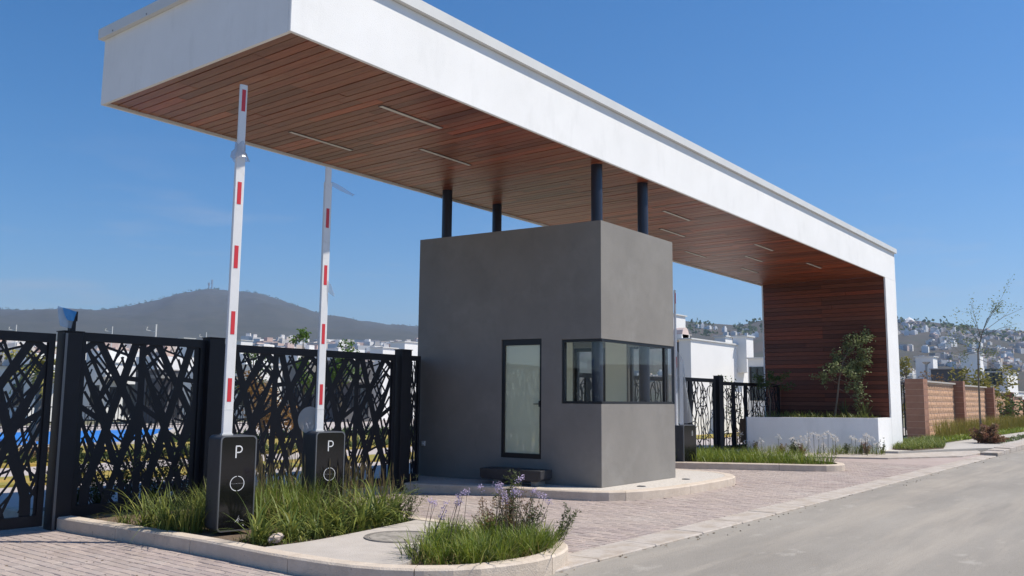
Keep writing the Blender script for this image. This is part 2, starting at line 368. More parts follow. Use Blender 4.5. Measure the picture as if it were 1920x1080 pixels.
ISL_A = round_part([(5.05,12.3),(5.1,10.6),(5.19,9.4),(5.27,8.0),(5.22,6.8),(5.33,5.65),(5.85,4.98),(6.75,4.75),(7.45,4.98),(7.95,5.6),(7.95,6.9),(7.95,8.2),(8.3,9.4),(8.35,12.3)], (0,13))
PLI = round_part([(10.7,12.4),(10.85,10.8),(11.5,9.3),(11.74,8.1),(12.1,7.25),(13.3,6.93),(14.8,6.92),(16.2,7.0),(17.0,7.6),(17.1,8.8),(17.1,12.4)], (0,10))
ISL_B = round_part([(18.3,12.4),(18.4,10.6),(18.9,9.7),(19.95,7.75),(20.4,6.75),(21.0,6.45),(21.7,6.75),(22.15,7.7),(22.25,9.5),(22.3,12.4)], (0,9))
far_apr = [(24.6,11.9),(24.6,7.9),(26.0,6.45),(28.8,5.2),(31,5.2),(31,12.6),(24.6,12.6)]
pts = []
ix = 0
xx = -1.0
while xx < 24.4:
    off = (ix % 2)*.5
    jj = 0; y = 5.26+off*PL-PL/2
    while y < 12.5:
        ok = y > 5.25 and not (inside(xx, y, ISL_A) and inside(xx+.1, y, ISL_A) and inside(xx-.1, y, ISL_A)) and not (inside(xx-.1,y,PLI) and inside(xx+.1,y,PLI)) and not (inside(xx,y,ISL_B))
        if ok: pts.append((xx, y))
        y += PL+.002
    xx += PW+.002; ix += 1
pts = np.array(pts); N = len(pts)
# which show largest: near, and within the frame
def in_view(p):
    v = Vector((p[0], p[1], 0))-Vector((0,0,CH)); z = v.dot(_w)
    if z < .5: return 1e9
    a = v.dot(_r)/z*CF; b = v.dot(_u)/z*CF
    if abs(a) > 965 or abs(b) > 545: return 1e9
    return v.length
ordk = sorted(range(N), key=lambda i: in_view(pts[i]))
near = set(ordk[:300])
b = MB(); b.add(PV, PF); pm = b.build('paver', M['paver'], pv, local=True)
first = True
for i in sorted(near):
    x, y = pts[i]; o = pm if first else share(pm, 'paver', pv, (0,0,0)); first = False
    o.location = (x-8, y-8, random.uniform(-.002,.0025)); o.rotation_euler = (random.uniform(-.01,.01), random.uniform(-.016,.016), random.uniform(-.012,.012))
rest = [i for i in range(N) if i not in near]
P = pts[rest]; n = len(P)
V = np.repeat(PV[None], n, 0)
tilt = rng.uniform(-.014,.014,(n,2)); ang = rng.uniform(-.012,.012,n)
z = V[:,:,2]+V[:,:,0]*tilt[:,None,0]+V[:,:,1]*tilt[:,None,1]*.6+rng.uniform(-.002,.0025,n)[:,None]
X = V[:,:,0]-V[:,:,1]*ang[:,None]+P[:,None,0]-8; Y = V[:,:,1]+V[:,:,0]*ang[:,None]+P[:,None,1]-8
VV = np.stack([X,Y,z],-1).reshape(-1,3)
F = (np.array(PF)[None]+12*np.arange(n)[:,None,None]).reshape(-1,4)
me = bpy.data.meshes.new('paver_field'); me.from_pydata(VV.tolist(), [], F.tolist()); me.materials.append(M['paver'])
a = me.attributes.new('rnd','FLOAT','FACE'); a.data.foreach_set('value', np.repeat(rng.uniform(.01,1,n), 9))
o = bpy.data.objects.new('paver_field', me); COL.objects.link(o); o.parent = pv; tag(o, kind='stuff')
# apron and pavements on the right
sheet('pavement_apron', [(24.45,5.2),(31,5.2),(31,12.6),(24.45,12.6)], -.006, M['pave_far'])
q = MB(); q.prism([(24.6,12.5),(24.75,9.5),(26.2,6.9),(28.9,5.5),(31.2,5.35),(32.6,5.75),(30.2,6.7),(28.7,7.2),(26.9,9.6),(26.4,12.5)], -.05, .035)
tag(q.build('ramp_edge', M['strip']), kind='structure')
q = MB(); q.prism([(26.6,12.5),(27.0,9.7),(28.7,7.25),(30.2,6.75),(32.6,5.8),(33.6,5.35),(140,5.35),(140,12.5)], -.05, .10)
tag(q.build('pavement', M['walk']), kind='structure')
kk = thing('pavement_kerb', None, None, (30,5,0), kind='structure')
x = 30.6
zt = .05
while x < 100:
    b = MB(); L = 1.2 if x < 60 else 5; zt = min(.15, zt+.03)
    b.box((x, 4.84, -.1), (x+L-.02, 5.33, zt)); bevel(b.build('kerb_piece', M['strip'], kk), .015, 1); x += L
q = MB(); q.box((24.45,12.5,-.05),(31,12.9,.03)); tag(q.build('gate_threshold', M['strip']), kind='structure')

# ------------------------------------------------------------------ islands
def offset(poly, d):
    n = len(poly); o = []
    A = sum(poly[i][0]*poly[(i+1)%n][1]-poly[(i+1)%n][0]*poly[i][1] for i in range(n))
    sg = 1 if A > 0 else -1
    for i in range(n):
        a = Vector(poly[i-1]); b = Vector(poly[i]); c = Vector(poly[(i+1)%n])
        t = ((b-a).normalized()+(c-b).normalized()).normalized()
        o.append((b.x-t.y*d*sg, b.y+t.x*d*sg))
    return o
def kerb_ring(par, poly, w, z1, piece, mt, openends=True):
    inner = offset(poly, w); n = len(poly)
    cl = MB(); seg = 0.0; run = [0]
    runs = []
    for i in range(n-1):
        L = (Vector(poly[i+1])-Vector(poly[i])).length; seg += L; run.append(i+1)
        if seg > piece: runs.append(run); run = [i+1]; seg = 0
    if len(run) > 1: runs.append(run)
    for r in runs:
        P_ = [Vector(poly[i]) for i in r]; Q_ = [Vector(inner[i]) for i in r]
        d = (P_[1]-P_[0]).normalized()*.004; P_[0] += d; Q_[0] += d
        d = (P_[-2]-P_[-1]).normalized()*.004; P_[-1] += d; Q_[-1] += d
        b = MB(); m_ = len(r); c = .018
        prof = lambda p, q: [(p, -.05), (p, z1-c), (p+(q-p).normalized()*c, z1), (q, z1), (q, -.02)]
        vs = []; 
        for p, q in zip(P_, Q_):
            for pt, zz in prof(p, q): vs.append((pt.x, pt.y, zz))
        fs = []
        for i in range(m_-1):
            for k in range(4): fs.append((i*5+k, (i+1)*5+k, (i+1)*5+k+1, i*5+k+1))
        fs += [(4,3,2,1,0), tuple(range((m_-1)*5, m_*5))]
        b.add(vs, fs); b.build('kerb_stone', mt, par)
    return inner
isa = thing('planted_island', None, None, (6.6,8,0), kind='structure')
inn = kerb_ring(isa, ISL_A, .17, .15, 1.25, M['kerb'])
q = MB(); q.prism(inn, 0, .105); q.build('soil', M['soil'], isa)
# concrete slab between the two planting beds
q = MB(); q.prism(round_part([(5.42,7.22),(5.40,6.4),(5.52,5.62),(5.75,5.58),(6.2,5.95),(6.75,6.15),(7.3,6.15),(7.76,6.0),(7.76,7.45),(7.3,7.36),(6.45,7.22),(5.9,7.16)], (0,7,8)), 0, .147); q.build('concrete_slab', M['slab'], isa)
# round manhole cover with a rim
mh = thing('manhole_cover', 'round dusty manhole cover set in the island slab between the two beds', 'manhole cover', (6.72,6.66,.147))
q = MB(); q.tube([(0,0,0),(0,0,.008)], .33, 32); q.build('lid', mat('cast_iron_dusty', (.17,.155,.135), .9, col2=(.40,.365,.32), scale=11), mh, local=True)
q = MB()
for i in range(32):
    a0, a1 = 2*math.pi*i/32, 2*math.pi*(i+1)/32
    q.add([(r*math.cos(a), r*math.sin(a), zz) for r, zz in ((.34,0),(.345,.012),(.385,.012),(.39,0)) for a in (a0,a1)], [(0,1,3,2),(2,3,5,4),(4,5,7,6)])
q.build('rim', mat('cast_iron_rim', (.20,.18,.16), .8, var=.3, scale=8), mh, local=True)

pla = thing('booth_plinth', None, None, (13,9,0), kind='structure')
inn = kerb_ring(pla, PLI, .19, .148, 1.6, M['kerb'])
q = MB(); q.prism(inn, 0, .146); q.build('pebble_concrete', mat('washed_concrete', (.42,.385,.34), .95, col2=(.62,.58,.53), scale=26, bump=.6, bscale=50), pla)
for (x, y), lb in (((13.2,7.45),'small round drain in the booth plinth nearest the dark corner'), ((14.95,7.5),'small round drain in the booth plinth at its right end')):
    q = MB(); q.tube([(x,y,.146),(x,y,.156)], .075, 20)
    for k in range(-2,3): q.box((x-.05,y+k*.022-.004,.156),(x+.05,y+k*.022+.004,.159))
    tag(q.build('floor_drain', M['steel']), lb, 'drain', 'drains in the booth plinth')
isb = thing('planted_island', None, None, (20,9,0), kind='structure')
innb = kerb_ring(isb, ISL_B, .16, .15, 2.4, M['kerb'])
q = MB(); q.prism(innb, 0, .11); q.build('soil', M['soil'], isb)

# ------------------------------------------------------------------ canopy
H, HT = 5.66, 6.62; X0, X1, X2, YF, YB = 5.82, 29.9, 31.15, 7.70, 11.91
cn = thing('entrance_canopy', 'long white gate canopy with red hardwood soffit and a wood lined leg', 'canopy', (18,9.8,0))
T = .045
b = MB(); b.box((X0,YF,H),(X2,YF+T,HT)); bevel(b.build('front_fascia', M['white'], cn), .008, 1)
b = MB(); b.box((X0,YB-T,H),(X2,YB,HT)); b.build('rear_fascia', M['white'], cn)
b = MB(); b.box((X0,YF+T,H),(X0+T,YB-T,HT)); b.build('end_fascia', M['white'], cn)
b = MB(); b.box((X0+T,YF+T,HT-.25),(X2-.01,YB-T,HT-.1)); b.build('roof_slab', M['cap'], cn)
b = MB(); b.box((X0+T,YF+T,H+.10),(X1+.03,YB-T,H+.13)); b.build('soffit_backing', M['void'], cn)
# coping: metal cap with drip edge
b = MB(); e = .07
b.box((X0-e,YF-e,HT+.002),(X2+e,YF+.30,HT+.15)); b.box((X0-e,YB-.30,HT+.002),(X2+e,YB+e,HT+.15))
b.box((X0-e,YF+.30,HT+.002),(X0+.3,YB-.30,HT+.15)); b.box((X2-.3,YF+.30,HT+.002),(X2+e,YB-.30,HT+.15))
b.build('coping', M['coping'], cn)
b = MB()
for k in range(5):
    y = YF+.35+k*.88; b.tube([(X0-e-.004,y,HT+.03),(X0-e+.004,y,HT+.03)], .012, 8)
b.build('coping_screws', M['steel'], cn)
b = MB(); b.box((X1+.03,YF,0),(X2,YB,H)); b.build('leg', M['white'], cn)
for y_ in (YF, YB-.05): b = MB(); b.box((X1-.02,y_,0),(X1+.03,y_+.05,H)); b.build('leg_edge', M['white'], cn)
b = MB(); b.box((X1+.02,YF+.07,.5),(X1+.03,YB-.07,H)); b.build('leg_backing', M['void'], cn)
# soffit planks run across the canopy; 100 bays x 3 boards as parts, the far bays joined
pw = .1555; bays = int((X1-.0-X0-T)/pw)+1
far = MB(); ya, yb = YF+T+.02, YB-T-.02
for k in range(bays):
    xa = X0+T+.006+k*pw
    c1 = ya+(yb-ya)*random.choice((.28,.34,.40,.22)); c2 = ya+(yb-ya)*random.choice((.62,.68,.75,.58))
    for s0, s1 in ((ya,c1),(c1,c2),(c2,yb)):
        dz = random.uniform(-.003,.003); a_ = (xa, s0+.002, H+.035+dz); z_ = (xa+pw-.014, s1-.002, H+.06+dz)
        if k < 100:
            q = MB(); q.box(a_, z_); q.build('soffit_plank', M['wood'], cn)
        else: far.box(a_, z_, rn=random.uniform(.01,1))
tag(far.build('soffit_plank_field', M['wood'], cn), kind='stuff')
ph = .142; nrow = int((H-1.0)/ph)+1
for k in range(nrow):
    zz = 1.02+k*ph; c1 = ya+(yb-ya)*random.choice((.3,.5,.64,.42))
    for s0, s1 in ((ya-.02,c1),(c1,yb+.02)):
        q = MB(); d = random.uniform(-.003,.003); q.box((X1-.006+d, s0+.002, zz), (X1+.018, s1-.002, min(zz+ph-.013, H+.03))); q.build('wall_plank', M['woodwall'], cn)
for (x, y) in ((12.73,8.02),(14.36,8.02),(12.62,11.45),(14.2,11.45)):
    q = MB(); q.tube([(x,y,.15),(x,y,H+.08)], .10, 28, rn=0); q.build('column', M['column'], cn, smooth=False)
    o = COL.objects[-1]
LX = [(8.27,8.80,'nearest the free end of the canopy, by the front edge'),(8.28,10.83,'nearest the free end of the canopy, by the rear edge'),(10.16,9.83,'just before the columns, on the canopy centre line'),
      (16.75,8.84,'first past the booth, by the front edge'),(18.5,9.85,'first past the booth, on the centre line'),(21.78,10.83,'above the far island, by the rear edge'),(21.78,8.83,'above the far island, by the front edge'),
      (23.45,9.80,'on the centre line before the wooden leg'),(25.55,10.8,'last before the wooden leg, by the rear edge'),(25.7,8.82,'last before the wooden leg, by the front edge')]
for x, y, t in LX:
    lt = thing('linear_light', 'slim strip light '+t, 'ceiling light', (x+.62,y,H+.03), group='strip lights in the canopy soffit')
    q = MB(); q.box((-.625,-.028,-.006),(.625,.028,.004)); q.build('diffuser', M['light'], lt, local=True)
    q = MB(); q.box((-.64,-.040,-.004),(.64,-.0285,.006)); q.box((-.64,.0285,-.004),(.64,.040,.006)); q.box((-.64,-.028,-.004),(-.6255,.028,.006)); q.box((.6255,-.028,-.004),(.64,.028,.006))
    q.build('trim', M['steel'], lt, local=True)

# ------------------------------------------------------------------ guard booth
TH = R(5.92); BW, BL, BZ0, BZ1 = 2.62, 3.90, .15, 4.65
def BM(p): return Vector((12.53+p[0]-math.sin(TH)*p[1], 7.815+math.cos(TH)*p[1], p[2]))
bo = thing('guard_booth', 'square dark grey rendered guard booth with corner window, standing under the canopy', 'guard booth', (13.8,9.7,BZ0))
T = .16; WZ0, WZ1 = 1.52, 2.62
D0, D1, DZ0, DZ1 = 1.16, 2.00, .56, 2.65    # tall glazed panel on the dark side
V1 = .76                                     # corner window return on the dark side
w = MB()
def bb(a, c, mb=None, mi=0): (mb or w).box(a, c, mi=mi, M=BM)
# dark side (u=0)
bb((0,0,BZ0),(T,BL,DZ0)); bb((0,0,DZ0),(T,D0,WZ0)); bb((0,V1,WZ0),(T,D0,WZ1)); bb((0,D1,DZ0),(T,BL,WZ1))
bb((0,0,WZ1),(T,D0,DZ1)); bb((0,D1,WZ1),(T,BL,DZ1)); bb((0,0,DZ1),(T,BL,BZ1))
# front (v=0)
bb((T,0,BZ0),(BW,T,WZ0)); bb((T,0,WZ1),(BW,T,BZ1))
# far side (u=BW) with window near the corner and a door opening
bb((BW-T,T,BZ0),(BW,1.36,WZ0)); bb((BW-T,.86,WZ0),(BW,1.36,WZ1)); bb((BW-T,2.08,BZ0),(BW,BL,WZ1)); bb((BW-T,T,WZ1),(BW,BL,BZ1)); 
# back, with a large opening added to let light into the booth
bb((T,BL-T,BZ0),(BW-T,BL,.45)); bb((T,BL-T,2.62),(BW-T,BL,BZ1)); bb((T,BL-T,.45),(.30,BL,2.62)); bb((BW-.30,BL-T,.45),(BW-T,BL,2.62))
w.build('wall', M['grey'], bo)
c = MB(); e = .006
bb((T+e,T+e,BZ1-.35),(BW-T-e,BL-T-e,BZ1-.18), c); c.build('roof', M['cap'], bo)
c = MB(); bb((T+e,T+e,BZ0-.0),(BW-T-e,BL-T-e,BZ0+.03), c); c.build('floor', M['cream'], bo)
c = MB(); bb((T+e,T+e,2.75),(BW-T-e,BL-T-e,2.80), c); c.build('ceiling', M['cream'], bo)
c = MB(); t = .012
bb((T+.003,D1+.05,BZ0+.03),(T+t,BL-T-t,2.74),c); bb((T+.003,V1+.05,BZ0+.03),(T+t,D0-.05,2.74),c); bb((T+.003,T+.02,BZ0+.03),(T+t,V1+.04,WZ0-.04),c)
bb((T+t,T+.003,BZ0+.03),(BW-T-t,T+t,WZ0-.04),c); bb((T+t,BL-T-t,BZ0+.03),(BW-T-t,BL-T-.003,.44),c)
bb((BW-T-t,T+.02,BZ0+.03),(BW-T-.003,1.355,WZ0-.04),c); bb((BW-T-t,.90,WZ0-.03),(BW-T-.003,1.35,2.74),c); bb((BW-T-t,2.09,BZ0+.03),(BW-T-.003,BL-T-t,2.74),c)
c.build('inner_lining', M['cream'], bo)
# tall glazed panel
fr = MB(); g = .055; xo, xi = .03, .11
bb((xo,D0+.002,DZ0+.002),(xi,D0+g,DZ1-.002),fr); bb((xo,D1-g,DZ0+.002),(xi,D1-.002,DZ1-.002),fr); bb((xo,D0+g,DZ0+.002),(xi,D1-g,DZ0+g+.03),fr); bb((xo,D0+g,DZ1-g-.05),(xi,D1-g,DZ1-.002),fr)
dr = fr.build('door', M['frame'], bo)
c = MB(); bb((.065,D0+g,DZ0+g+.03),(.073,D1-g,DZ1-g-.05),c); c.build('pane', M['doorglass'], dr)
c = MB(); bb((.0,D0+.06,1.50),(.03,D0+.16,1.515),c); bb((.0,D0+.03,1.46),(.03,D0+.055,1.56),c); c.build('handle', M['frame'], dr)
# corner window
fr = MB(); f = .045
bb((.02,V1-f,WZ0+.002),(.09,V1-.002,WZ1-.002),fr); bb((.02,.0,WZ0+.002),(.09,V1-f,WZ0+f),fr); bb((.02,.0,WZ1-f),(.09,V1-f,WZ1-.002),fr)
bb((.09,.02,WZ0+.002),(BW-.02,.09,WZ0+f),fr); bb((.09,.02,WZ1-f),(BW-.02,.09,WZ1-.002),fr); bb((BW-.32,.03,WZ0+f),(BW-.29,.08,WZ1-f),fr)
wf = fr.build('corner_window', M['frame'], bo)
c = MB(); bb((.050,.062,WZ0+f),(.058,V1-f,WZ1-f),c); c.build('pane', M['glass'], wf)
c = MB(); bb((.050,.050,WZ0+f),(BW-.32,.058,WZ1-f),c); c.build('pane', M['glass'], wf)
c = MB(); bb((BW-.29,.050,WZ0+f),(BW-.05,.058,WZ1-f),c); c.build('pane', M['glass'], wf)
# far side window and door frame
fr = MB(); bb((BW-.10,.10,WZ0),(BW-.04,.14,WZ1),fr); bb((BW-.10,.815,WZ0),(BW-.04,.86,WZ1),fr); bb((BW-.10,.14,WZ0),(BW-.04,.815,WZ0+.04),fr); bb((BW-.10,.14,WZ1-.04),(BW-.04,.815,WZ1),fr)
wf = fr.build('side_window', M['frame'], bo)
c = MB(); bb((BW-.075,.14,WZ0+.04),(BW-.068,.815,WZ1-.04),c); c.build('pane', M['glass'], wf)
fr = MB(); bb((BW-.12,1.362,BZ0+.03),(BW-.04,1.43,WZ1),fr); bb((BW-.12,2.01,BZ0+.03),(BW-.04,2.078,WZ1),fr); bb((BW-.12,1.43,WZ1-.07),(BW-.04,2.01,WZ1),fr); bb((BW-.12,1.43,BZ0+.03),(BW-.04,2.01,BZ0+.12),fr)
wf = fr.build('door', M['frame'], bo)
c = MB(); bb((BW-.085,1.43,BZ0+.12),(BW-.077,2.01,WZ1-.07),c); c.build('pane', M['glass'], wf)
fr = MB(); bb((.30,BL-.1,.45),(.35,BL-.04,2.62),fr); bb((BW-.35,BL-.1,.45),(BW-.30,BL-.04,2.62),fr); bb((.35,BL-.1,.45),(BW-.35,BL-.04,.5),fr); bb((.35,BL-.1,2.57),(BW-.35,BL-.04,2.62),fr)  # unseen glazing in the back wall, added to brighten the interior
wf = fr.build('added_rear_window', M['frame'], bo)
c = MB(); bb((.35,BL-.075,.5),(BW-.35,BL-.068,2.57),c); c.build('pane', M['glass'], wf)
# small white outlet by the fence
q = MB(); p = BM((0,3.70,0)); q.box((p.x-.035,p.y-.04,.70),(p.x-.002,p.y+.04,.79)); q.tube([(p.x-.06,p.y,.745),(p.x-.035,p.y,.745)], .022, 12)
bevel(tag(q.build('wall_outlet', M['coping']), 'small white outlet box low on the dark booth wall beside the fence', 'outlet box'), .004, 1)
# bench ----------------------------------------------------------------
be = thing('bench', 'low charcoal concrete bench with tapered slab on the booth plinth', 'bench', (12.02,9.22,.15), R(97))
q = MB()
L0 = [(-.55,.08),(-.60,.12),(-.60,.26),(.60,.26),(.60,.12),(.55,.08)]
q.prism(L0, -.2, .2, ax=1); bevel(q.build('seat', M['bench'], be, local=True), .006, 1)
for sx in (-.44,.30):
    q = MB(); q.box((sx-.05,-.15,0),(sx+.05,.15,.08)); q.build('leg', M['leg'], be, local=True)

# ------------------------------------------------------------------ lattice fence
def clip(poly, x0, x1, y0, y1):
    def cut(P, f, g):
        o = []
        for i in range(len(P)):
            a, b = P[i-1], P[i]; fa, fb = f(a), f(b)
            if (fa >= 0) != (fb >= 0):
                t = fa/(fa-fb); o.append((a[0]+(b[0]-a[0])*t, a[1]+(b[1]-a[1])*t))
            if fb >= 0: o.append(b)
        return o
    for f in (lambda p: p[0]-x0, lambda p: x1-p[0], lambda p: p[1]-y0, lambda p: y1-p[1]):
        poly = cut(poly, f, None)
        if len(poly) < 3: return None
    return poly
BARS = [([(150,90),(402,595)],40),([(398,90),(80,1000)],44),([(80,1000),(70,1110)],50),([(440,90),(392,1110)],38),([(60,240),(300,960)],30),([(300,960),(305,1110)],34),
 ([(40,505),(215,625)],28),([(405,560),(190,1110)],36),([(40,555),(125,805)],20),([(150,95),(60,170)],34),([(330,330),(430,340)],26),([(310,330),(300,420)],44),([(235,90),(300,90)],16),
 ([(215,600),(120,860)],24),([(160,470),(215,600)],22)]
MED = [(60,240,215,600),(300,110,150,470),(430,420,300,760),(60,700,200,1100),(180,560,330,900),(400,640,250,960),(80,130,250,500),(60,900,160,560),(430,760,330,1110),(90,1000,200,760)]
THIN = [(75,150,235,340),(95,120,255,330),(215,120,60,300),(205,140,345,185),(325,120,235,245),(300,115,352,215),(185,165,60,265),(225,240,100,400),
 (60,300,205,475),(255,320,140,505),(70,420,155,565),(255,400,185,545),(300,200,332,305),(360,165,425,315),(425,225,345,335),(335,370,415,432),
 (345,380,392,475),(290,500,375,645),(275,590,385,622),(372,538,290,702),(260,600,322,745),(40,600,152,775),(112,608,32,775),(240,680,325,745),
 (240,830,395,700),(168,760,292,792),(180,840,262,872),(340,760,392,905),(135,800,38,885),(25,820,62,965),(330,830,385,965),(205,730,242,862),
 (352,470,300,562),(120,880,20,1000),(30,930,90,1080),(150,880,260,1050),(330,900,230,1080),(300,960,390,1100),(160,980,250,1100),(390,930,320,1080),(45,320,45,430)]
def panel(mb, x0, x1, z0, z1, y, tiles, flip=False, seed=0, extra=6):
    rr = random.Random(seed); tw = (x1-x0)/tiles
    def T(x, yy, k):
        s = (x+(yy-110)*.055-70)/385; t = (yy-110)/990
        if flip: s = 1-s
        return (x0+(k+s)*tw, z1-t*(z1-z0))
    kx = tw/385.
    def bar(pts, wd):
        n = len(pts)
        for i in range(n-1):
            a = Vector(pts[i]); b = Vector(pts[i+1]); d = (b-a)
            if d.length < 1e-6: continue
            t = d.normalized(); nn = Vector((-t.y,t.x))*wd/2; ext = t*min(wd*.3,.02)
            P_ = clip([tuple(a-ext+nn), tuple(a-ext-nn), tuple(b+ext-nn), tuple(b+ext+nn)], x0, x1, z0, z1)
            if P_:
                h = rr.uniform(.0045,.0065); mb.prism(P_, y-h, y+h, ax=1)
    for k in range(-1, tiles+1):
        for pts, wd in BARS: bar([T(a,b,k) for a,b in pts], wd*kx*1.15)
        for a,b,c,d in MED: bar([T(a,b,k), T(c,d,k)], 15*kx)
        for a,b,c,d in THIN: bar([T(a,b,k), T(c,d,k)], rr.uniform(10,16)*kx)
        for _ in range(extra):
            x = rr.uniform(-.2,1.2)*385+70; yy = rr.uniform(100,1100); L = rr.uniform(170,330); an = R(rr.choice((-1,1))*rr.uniform(56,70))
            bar([T(x-math.cos(an)*L, yy-math.sin(an)*L, k), T(x+math.cos(an)*L, yy+math.sin(an)*L, k)], rr.uniform(6,9)*kx)
FY = 10.9
def gate(name, label, x0, x1, z0, z1, tiles, flip, seed, y=FY, group='black lattice gate leaves', rail=.11, cat='gate'):
    g = thing(name, label, cat, ((x0+x1)/2, y, 0), group=group)
    f = MB(); w = .075 if x1-x0 > .5 else .055
    f.box((x0,y-.03,z0),(x0+w,y+.03,z1)); f.box((x1-w,y-.03,z0),(x1,y+.03,z1))
    f.box((x0+w,y-.029,z0),(x1-w,y+.029,z0+.13)); f.box((x0+w,y-.029,z1-rail),(x1-w,y+.029,z1)); f.build('frame', M['black'], g)
    p = MB(); panel(p, x0+w, x1-w, z0+.13, z1-rail, y, tiles, flip, seed); p.build('lattice_panel', M['black'], g)
    return g
def post(label, x, w, z1, y=FY, edge=True, d=.12, z0=0):
    g = thing('gate_post', label, 'post', (x+w/2, y, z0), group='black steel fence posts')
    b = MB(); b.box((x,y-d,z0),(x+w,y+d*.6,z1)); bevel(b.build('shaft', M['black'], g), .006, 1)
    b = MB(); b.box((x-.01,y-d-.01,z1),(x+w+.01,y+d*.6+.01,z1+.012)); b.build('cap', M['black'], g)
    if edge:
        b = MB(); b.box((x+.01,y-d-.006,z0),(x+.04,y-d-.001,z1-.02)); b.build('edge_strip', M['steel'], g)
    return g
gate('lattice_gate', 'black lattice gate leaf at the left edge, standing on the paving', 2.30, 4.97, .05, 2.33, 3, True, 1)
post('broad black gate post with a pale steel edge beside the blue sheet', 5.03, .23, 2.36)
gate('lattice_gate', 'black lattice leaf between the broad post and the nearer barrier arm', 5.27, 7.02, .12, 2.37, 2, False, 2)
post('black fence post just behind the nearer barrier arm', 7.03, .24, 2.40, edge=False)
gate('lattice_gate', 'wide black lattice leaf behind the second barrier kiosk', 7.32, 10.74, .12, 2.335, 4, True, 3)
post('black fence post nearest the guard booth wall', 10.80, .24, 2.42, edge=False)
gate('lattice_panel_fence', 'narrow black lattice panel between the last post and the booth wall', 11.05, 11.36, .15, 2.335, 1, False, 4, cat='fence', group=None, rail=.09)
q = MB(); q.prism([(11.362,10.88),(12.10,11.62),(12.08,11.66),(11.34,10.92)], .15, 2.335); tag(q.build('return_panel', M['black']), 'plain black steel return closing the gap to the back corner of the booth', 'fence')
# blue sheet on a short upright
bl = thing('blue_sheet_flag', 'blue plastic sheet caught on a short black upright above the gate post', 'plastic sheet', (5.17,FY,2.36))
b = MB(); b.box((5.13,FY-.03,2.36),(5.20,FY+.03,2.56)); b.box((5.195,FY-.03,2.50),(5.215,FY+.03,2.62)); b.build('upright', M['black'], bl)
def drape(P00, P10, P11, P01, wob, n=6):
    b = MB(); vs = []; 
    for i in range(n+1):
        for j in range(n+1):
            s, t = i/n, j/n
            p = Vector(P00)*(1-s)*(1-t)+Vector(P10)*s*(1-t)+Vector(P11)*s*t+Vector(P01)*(1-s)*t
            p.y += wob*math.sin(s*5+t*3); p.z += wob*.4*math.cos(t*6+s*4); vs.append(p)
    fs = [(i*(n+1)+j, (i+1)*(n+1)+j, (i+1)*(n+1)+j+1, i*(n+1)+j+1) for i in range(n) for j in range(n)]
    b.add(vs, fs); return b
drape((5.00,FY-.05,2.42),(5.14,FY-.03,2.41),(5.19,FY-.03,2.60),(4.94,FY-.08,2.66), .012).build('pale_sheet', M['paleb'], bl, smooth=True)
drape((5.06,FY-.09,2.50),(5.15,FY-.06,2.50),(5.19,FY-.06,2.62),(4.99,FY-.10,2.645), .010).build('blue_sheet', M['bluepl'], bl, smooth=True)

# right hand gates: branch-like cut-outs
def twiggy(mb, x0, x1, z0, z1, y, seed, n):
    rr = random.Random(seed); cols = []
    for k in range(n):
        x = x0+(k+.5)*(x1-x0)/n; pts = []; zz = z0-.02
        while zz < z1+.1:
            pts.append((x+rr.uniform(-.5,.5)*(x1-x0)/n, zz)); zz += rr.uniform(.14,.30)
        cols.append(pts); wd = rr.choice((.03,.045,.07))
        for a, b in zip(pts[:-1], pts[1:]): _bar(mb, a, b, wd, x0, x1, z0, z1, y, rr)
    for k in range(n-1):
        for a in cols[k]:
            for b in cols[k+1]:
                if .05 < abs(a[1]-b[1]) < .22 and rr.random() < .55: _bar(mb, a, b, rr.uniform(.012,.026), x0, x1, z0, z1, y, rr)
def _bar(mb, a, b, wd, x0, x1, z0, z1, y, rr):
    a = Vector(a); b = Vector(b); t = (b-a).normalized(); nn = Vector((-t.y,t.x))*wd/2; e = t*.008
    P_ = clip([tuple(a-e+nn), tuple(a-e-nn), tuple(b+e-nn), tuple(b+e+nn)], x0, x1, z0, z1)
    if P_: h = rr.uniform(.0045,.0065); mb.prism(P_, y-h, y+h, ax=1)
def gate2(name, label, x0, x1, z0, z1, y, seed, n, st=(), cat='gate'):
    g = thing(name, label, cat, ((x0+x1)/2, y, 0), group='black branch pattern gates')
    f = MB(); w = .11
    f.box((x0,y-.03,z0),(x0+w,y+.03,z1)); f.box((x1-w,y-.03,z0),(x1,y+.03,z1)); f.box((x0+w,y-.029,z0),(x1-w,y+.029,z0+.12)); f.box((x0+w,y-.029,z1-.11),(x1-w,y+.029,z1))
    for s in st: f.box((s-.09,y-.028,z0+.12),(s+.09,y+.028,z1-.11))
    f.build('frame', M['black'], g)
    p = MB(); twiggy(p, x0+w, x1-w, z0+.12, z1-.11, y, seed, n); p.build('lattice_panel', M['black'], g)
YG = 11.35
gate2('lattice_gate', 'black branch pattern gate leaf behind the far kiosk, left of the tall post', 22.6, 24.62, .1, 2.24, YG, 11, 11, (22.95,))
post('black post between the two branch pattern gates', 24.68, .30, 2.33, y=YG, edge=False)
gate2('lattice_gate', 'black branch pattern gate leaf reaching behind the white planter', 25.02, 29.8, .1, 2.17, YG, 12, 24, (25.95,26.9))
gate2('lattice_gate', 'black branch pattern leaf seen between the booth and the plastic wrap', 17.2, 22.5, .1, 2.24, 11.9, 13, 26, (18.4,20.2))
# inner pedestrian railing on the far side of the pool
rl = thing('pool_railing', 'dark railing of thin uprights beyond the swimming pool', 'railing', (16,41,0))
b = MB(); b.box((4,40.98,1.0),(34,41.03,1.05)); b.box((4,40.98,.1),(34,41.03,.14)); b.build('rail', M['black'], rl)
b = MB(); x = 4.0
while x < 34: b.box((x,40.99,0),(x+.03,41.02,1.02)); x += .16
tag(b.build('baluster', M['black'], rl), kind='stuff')

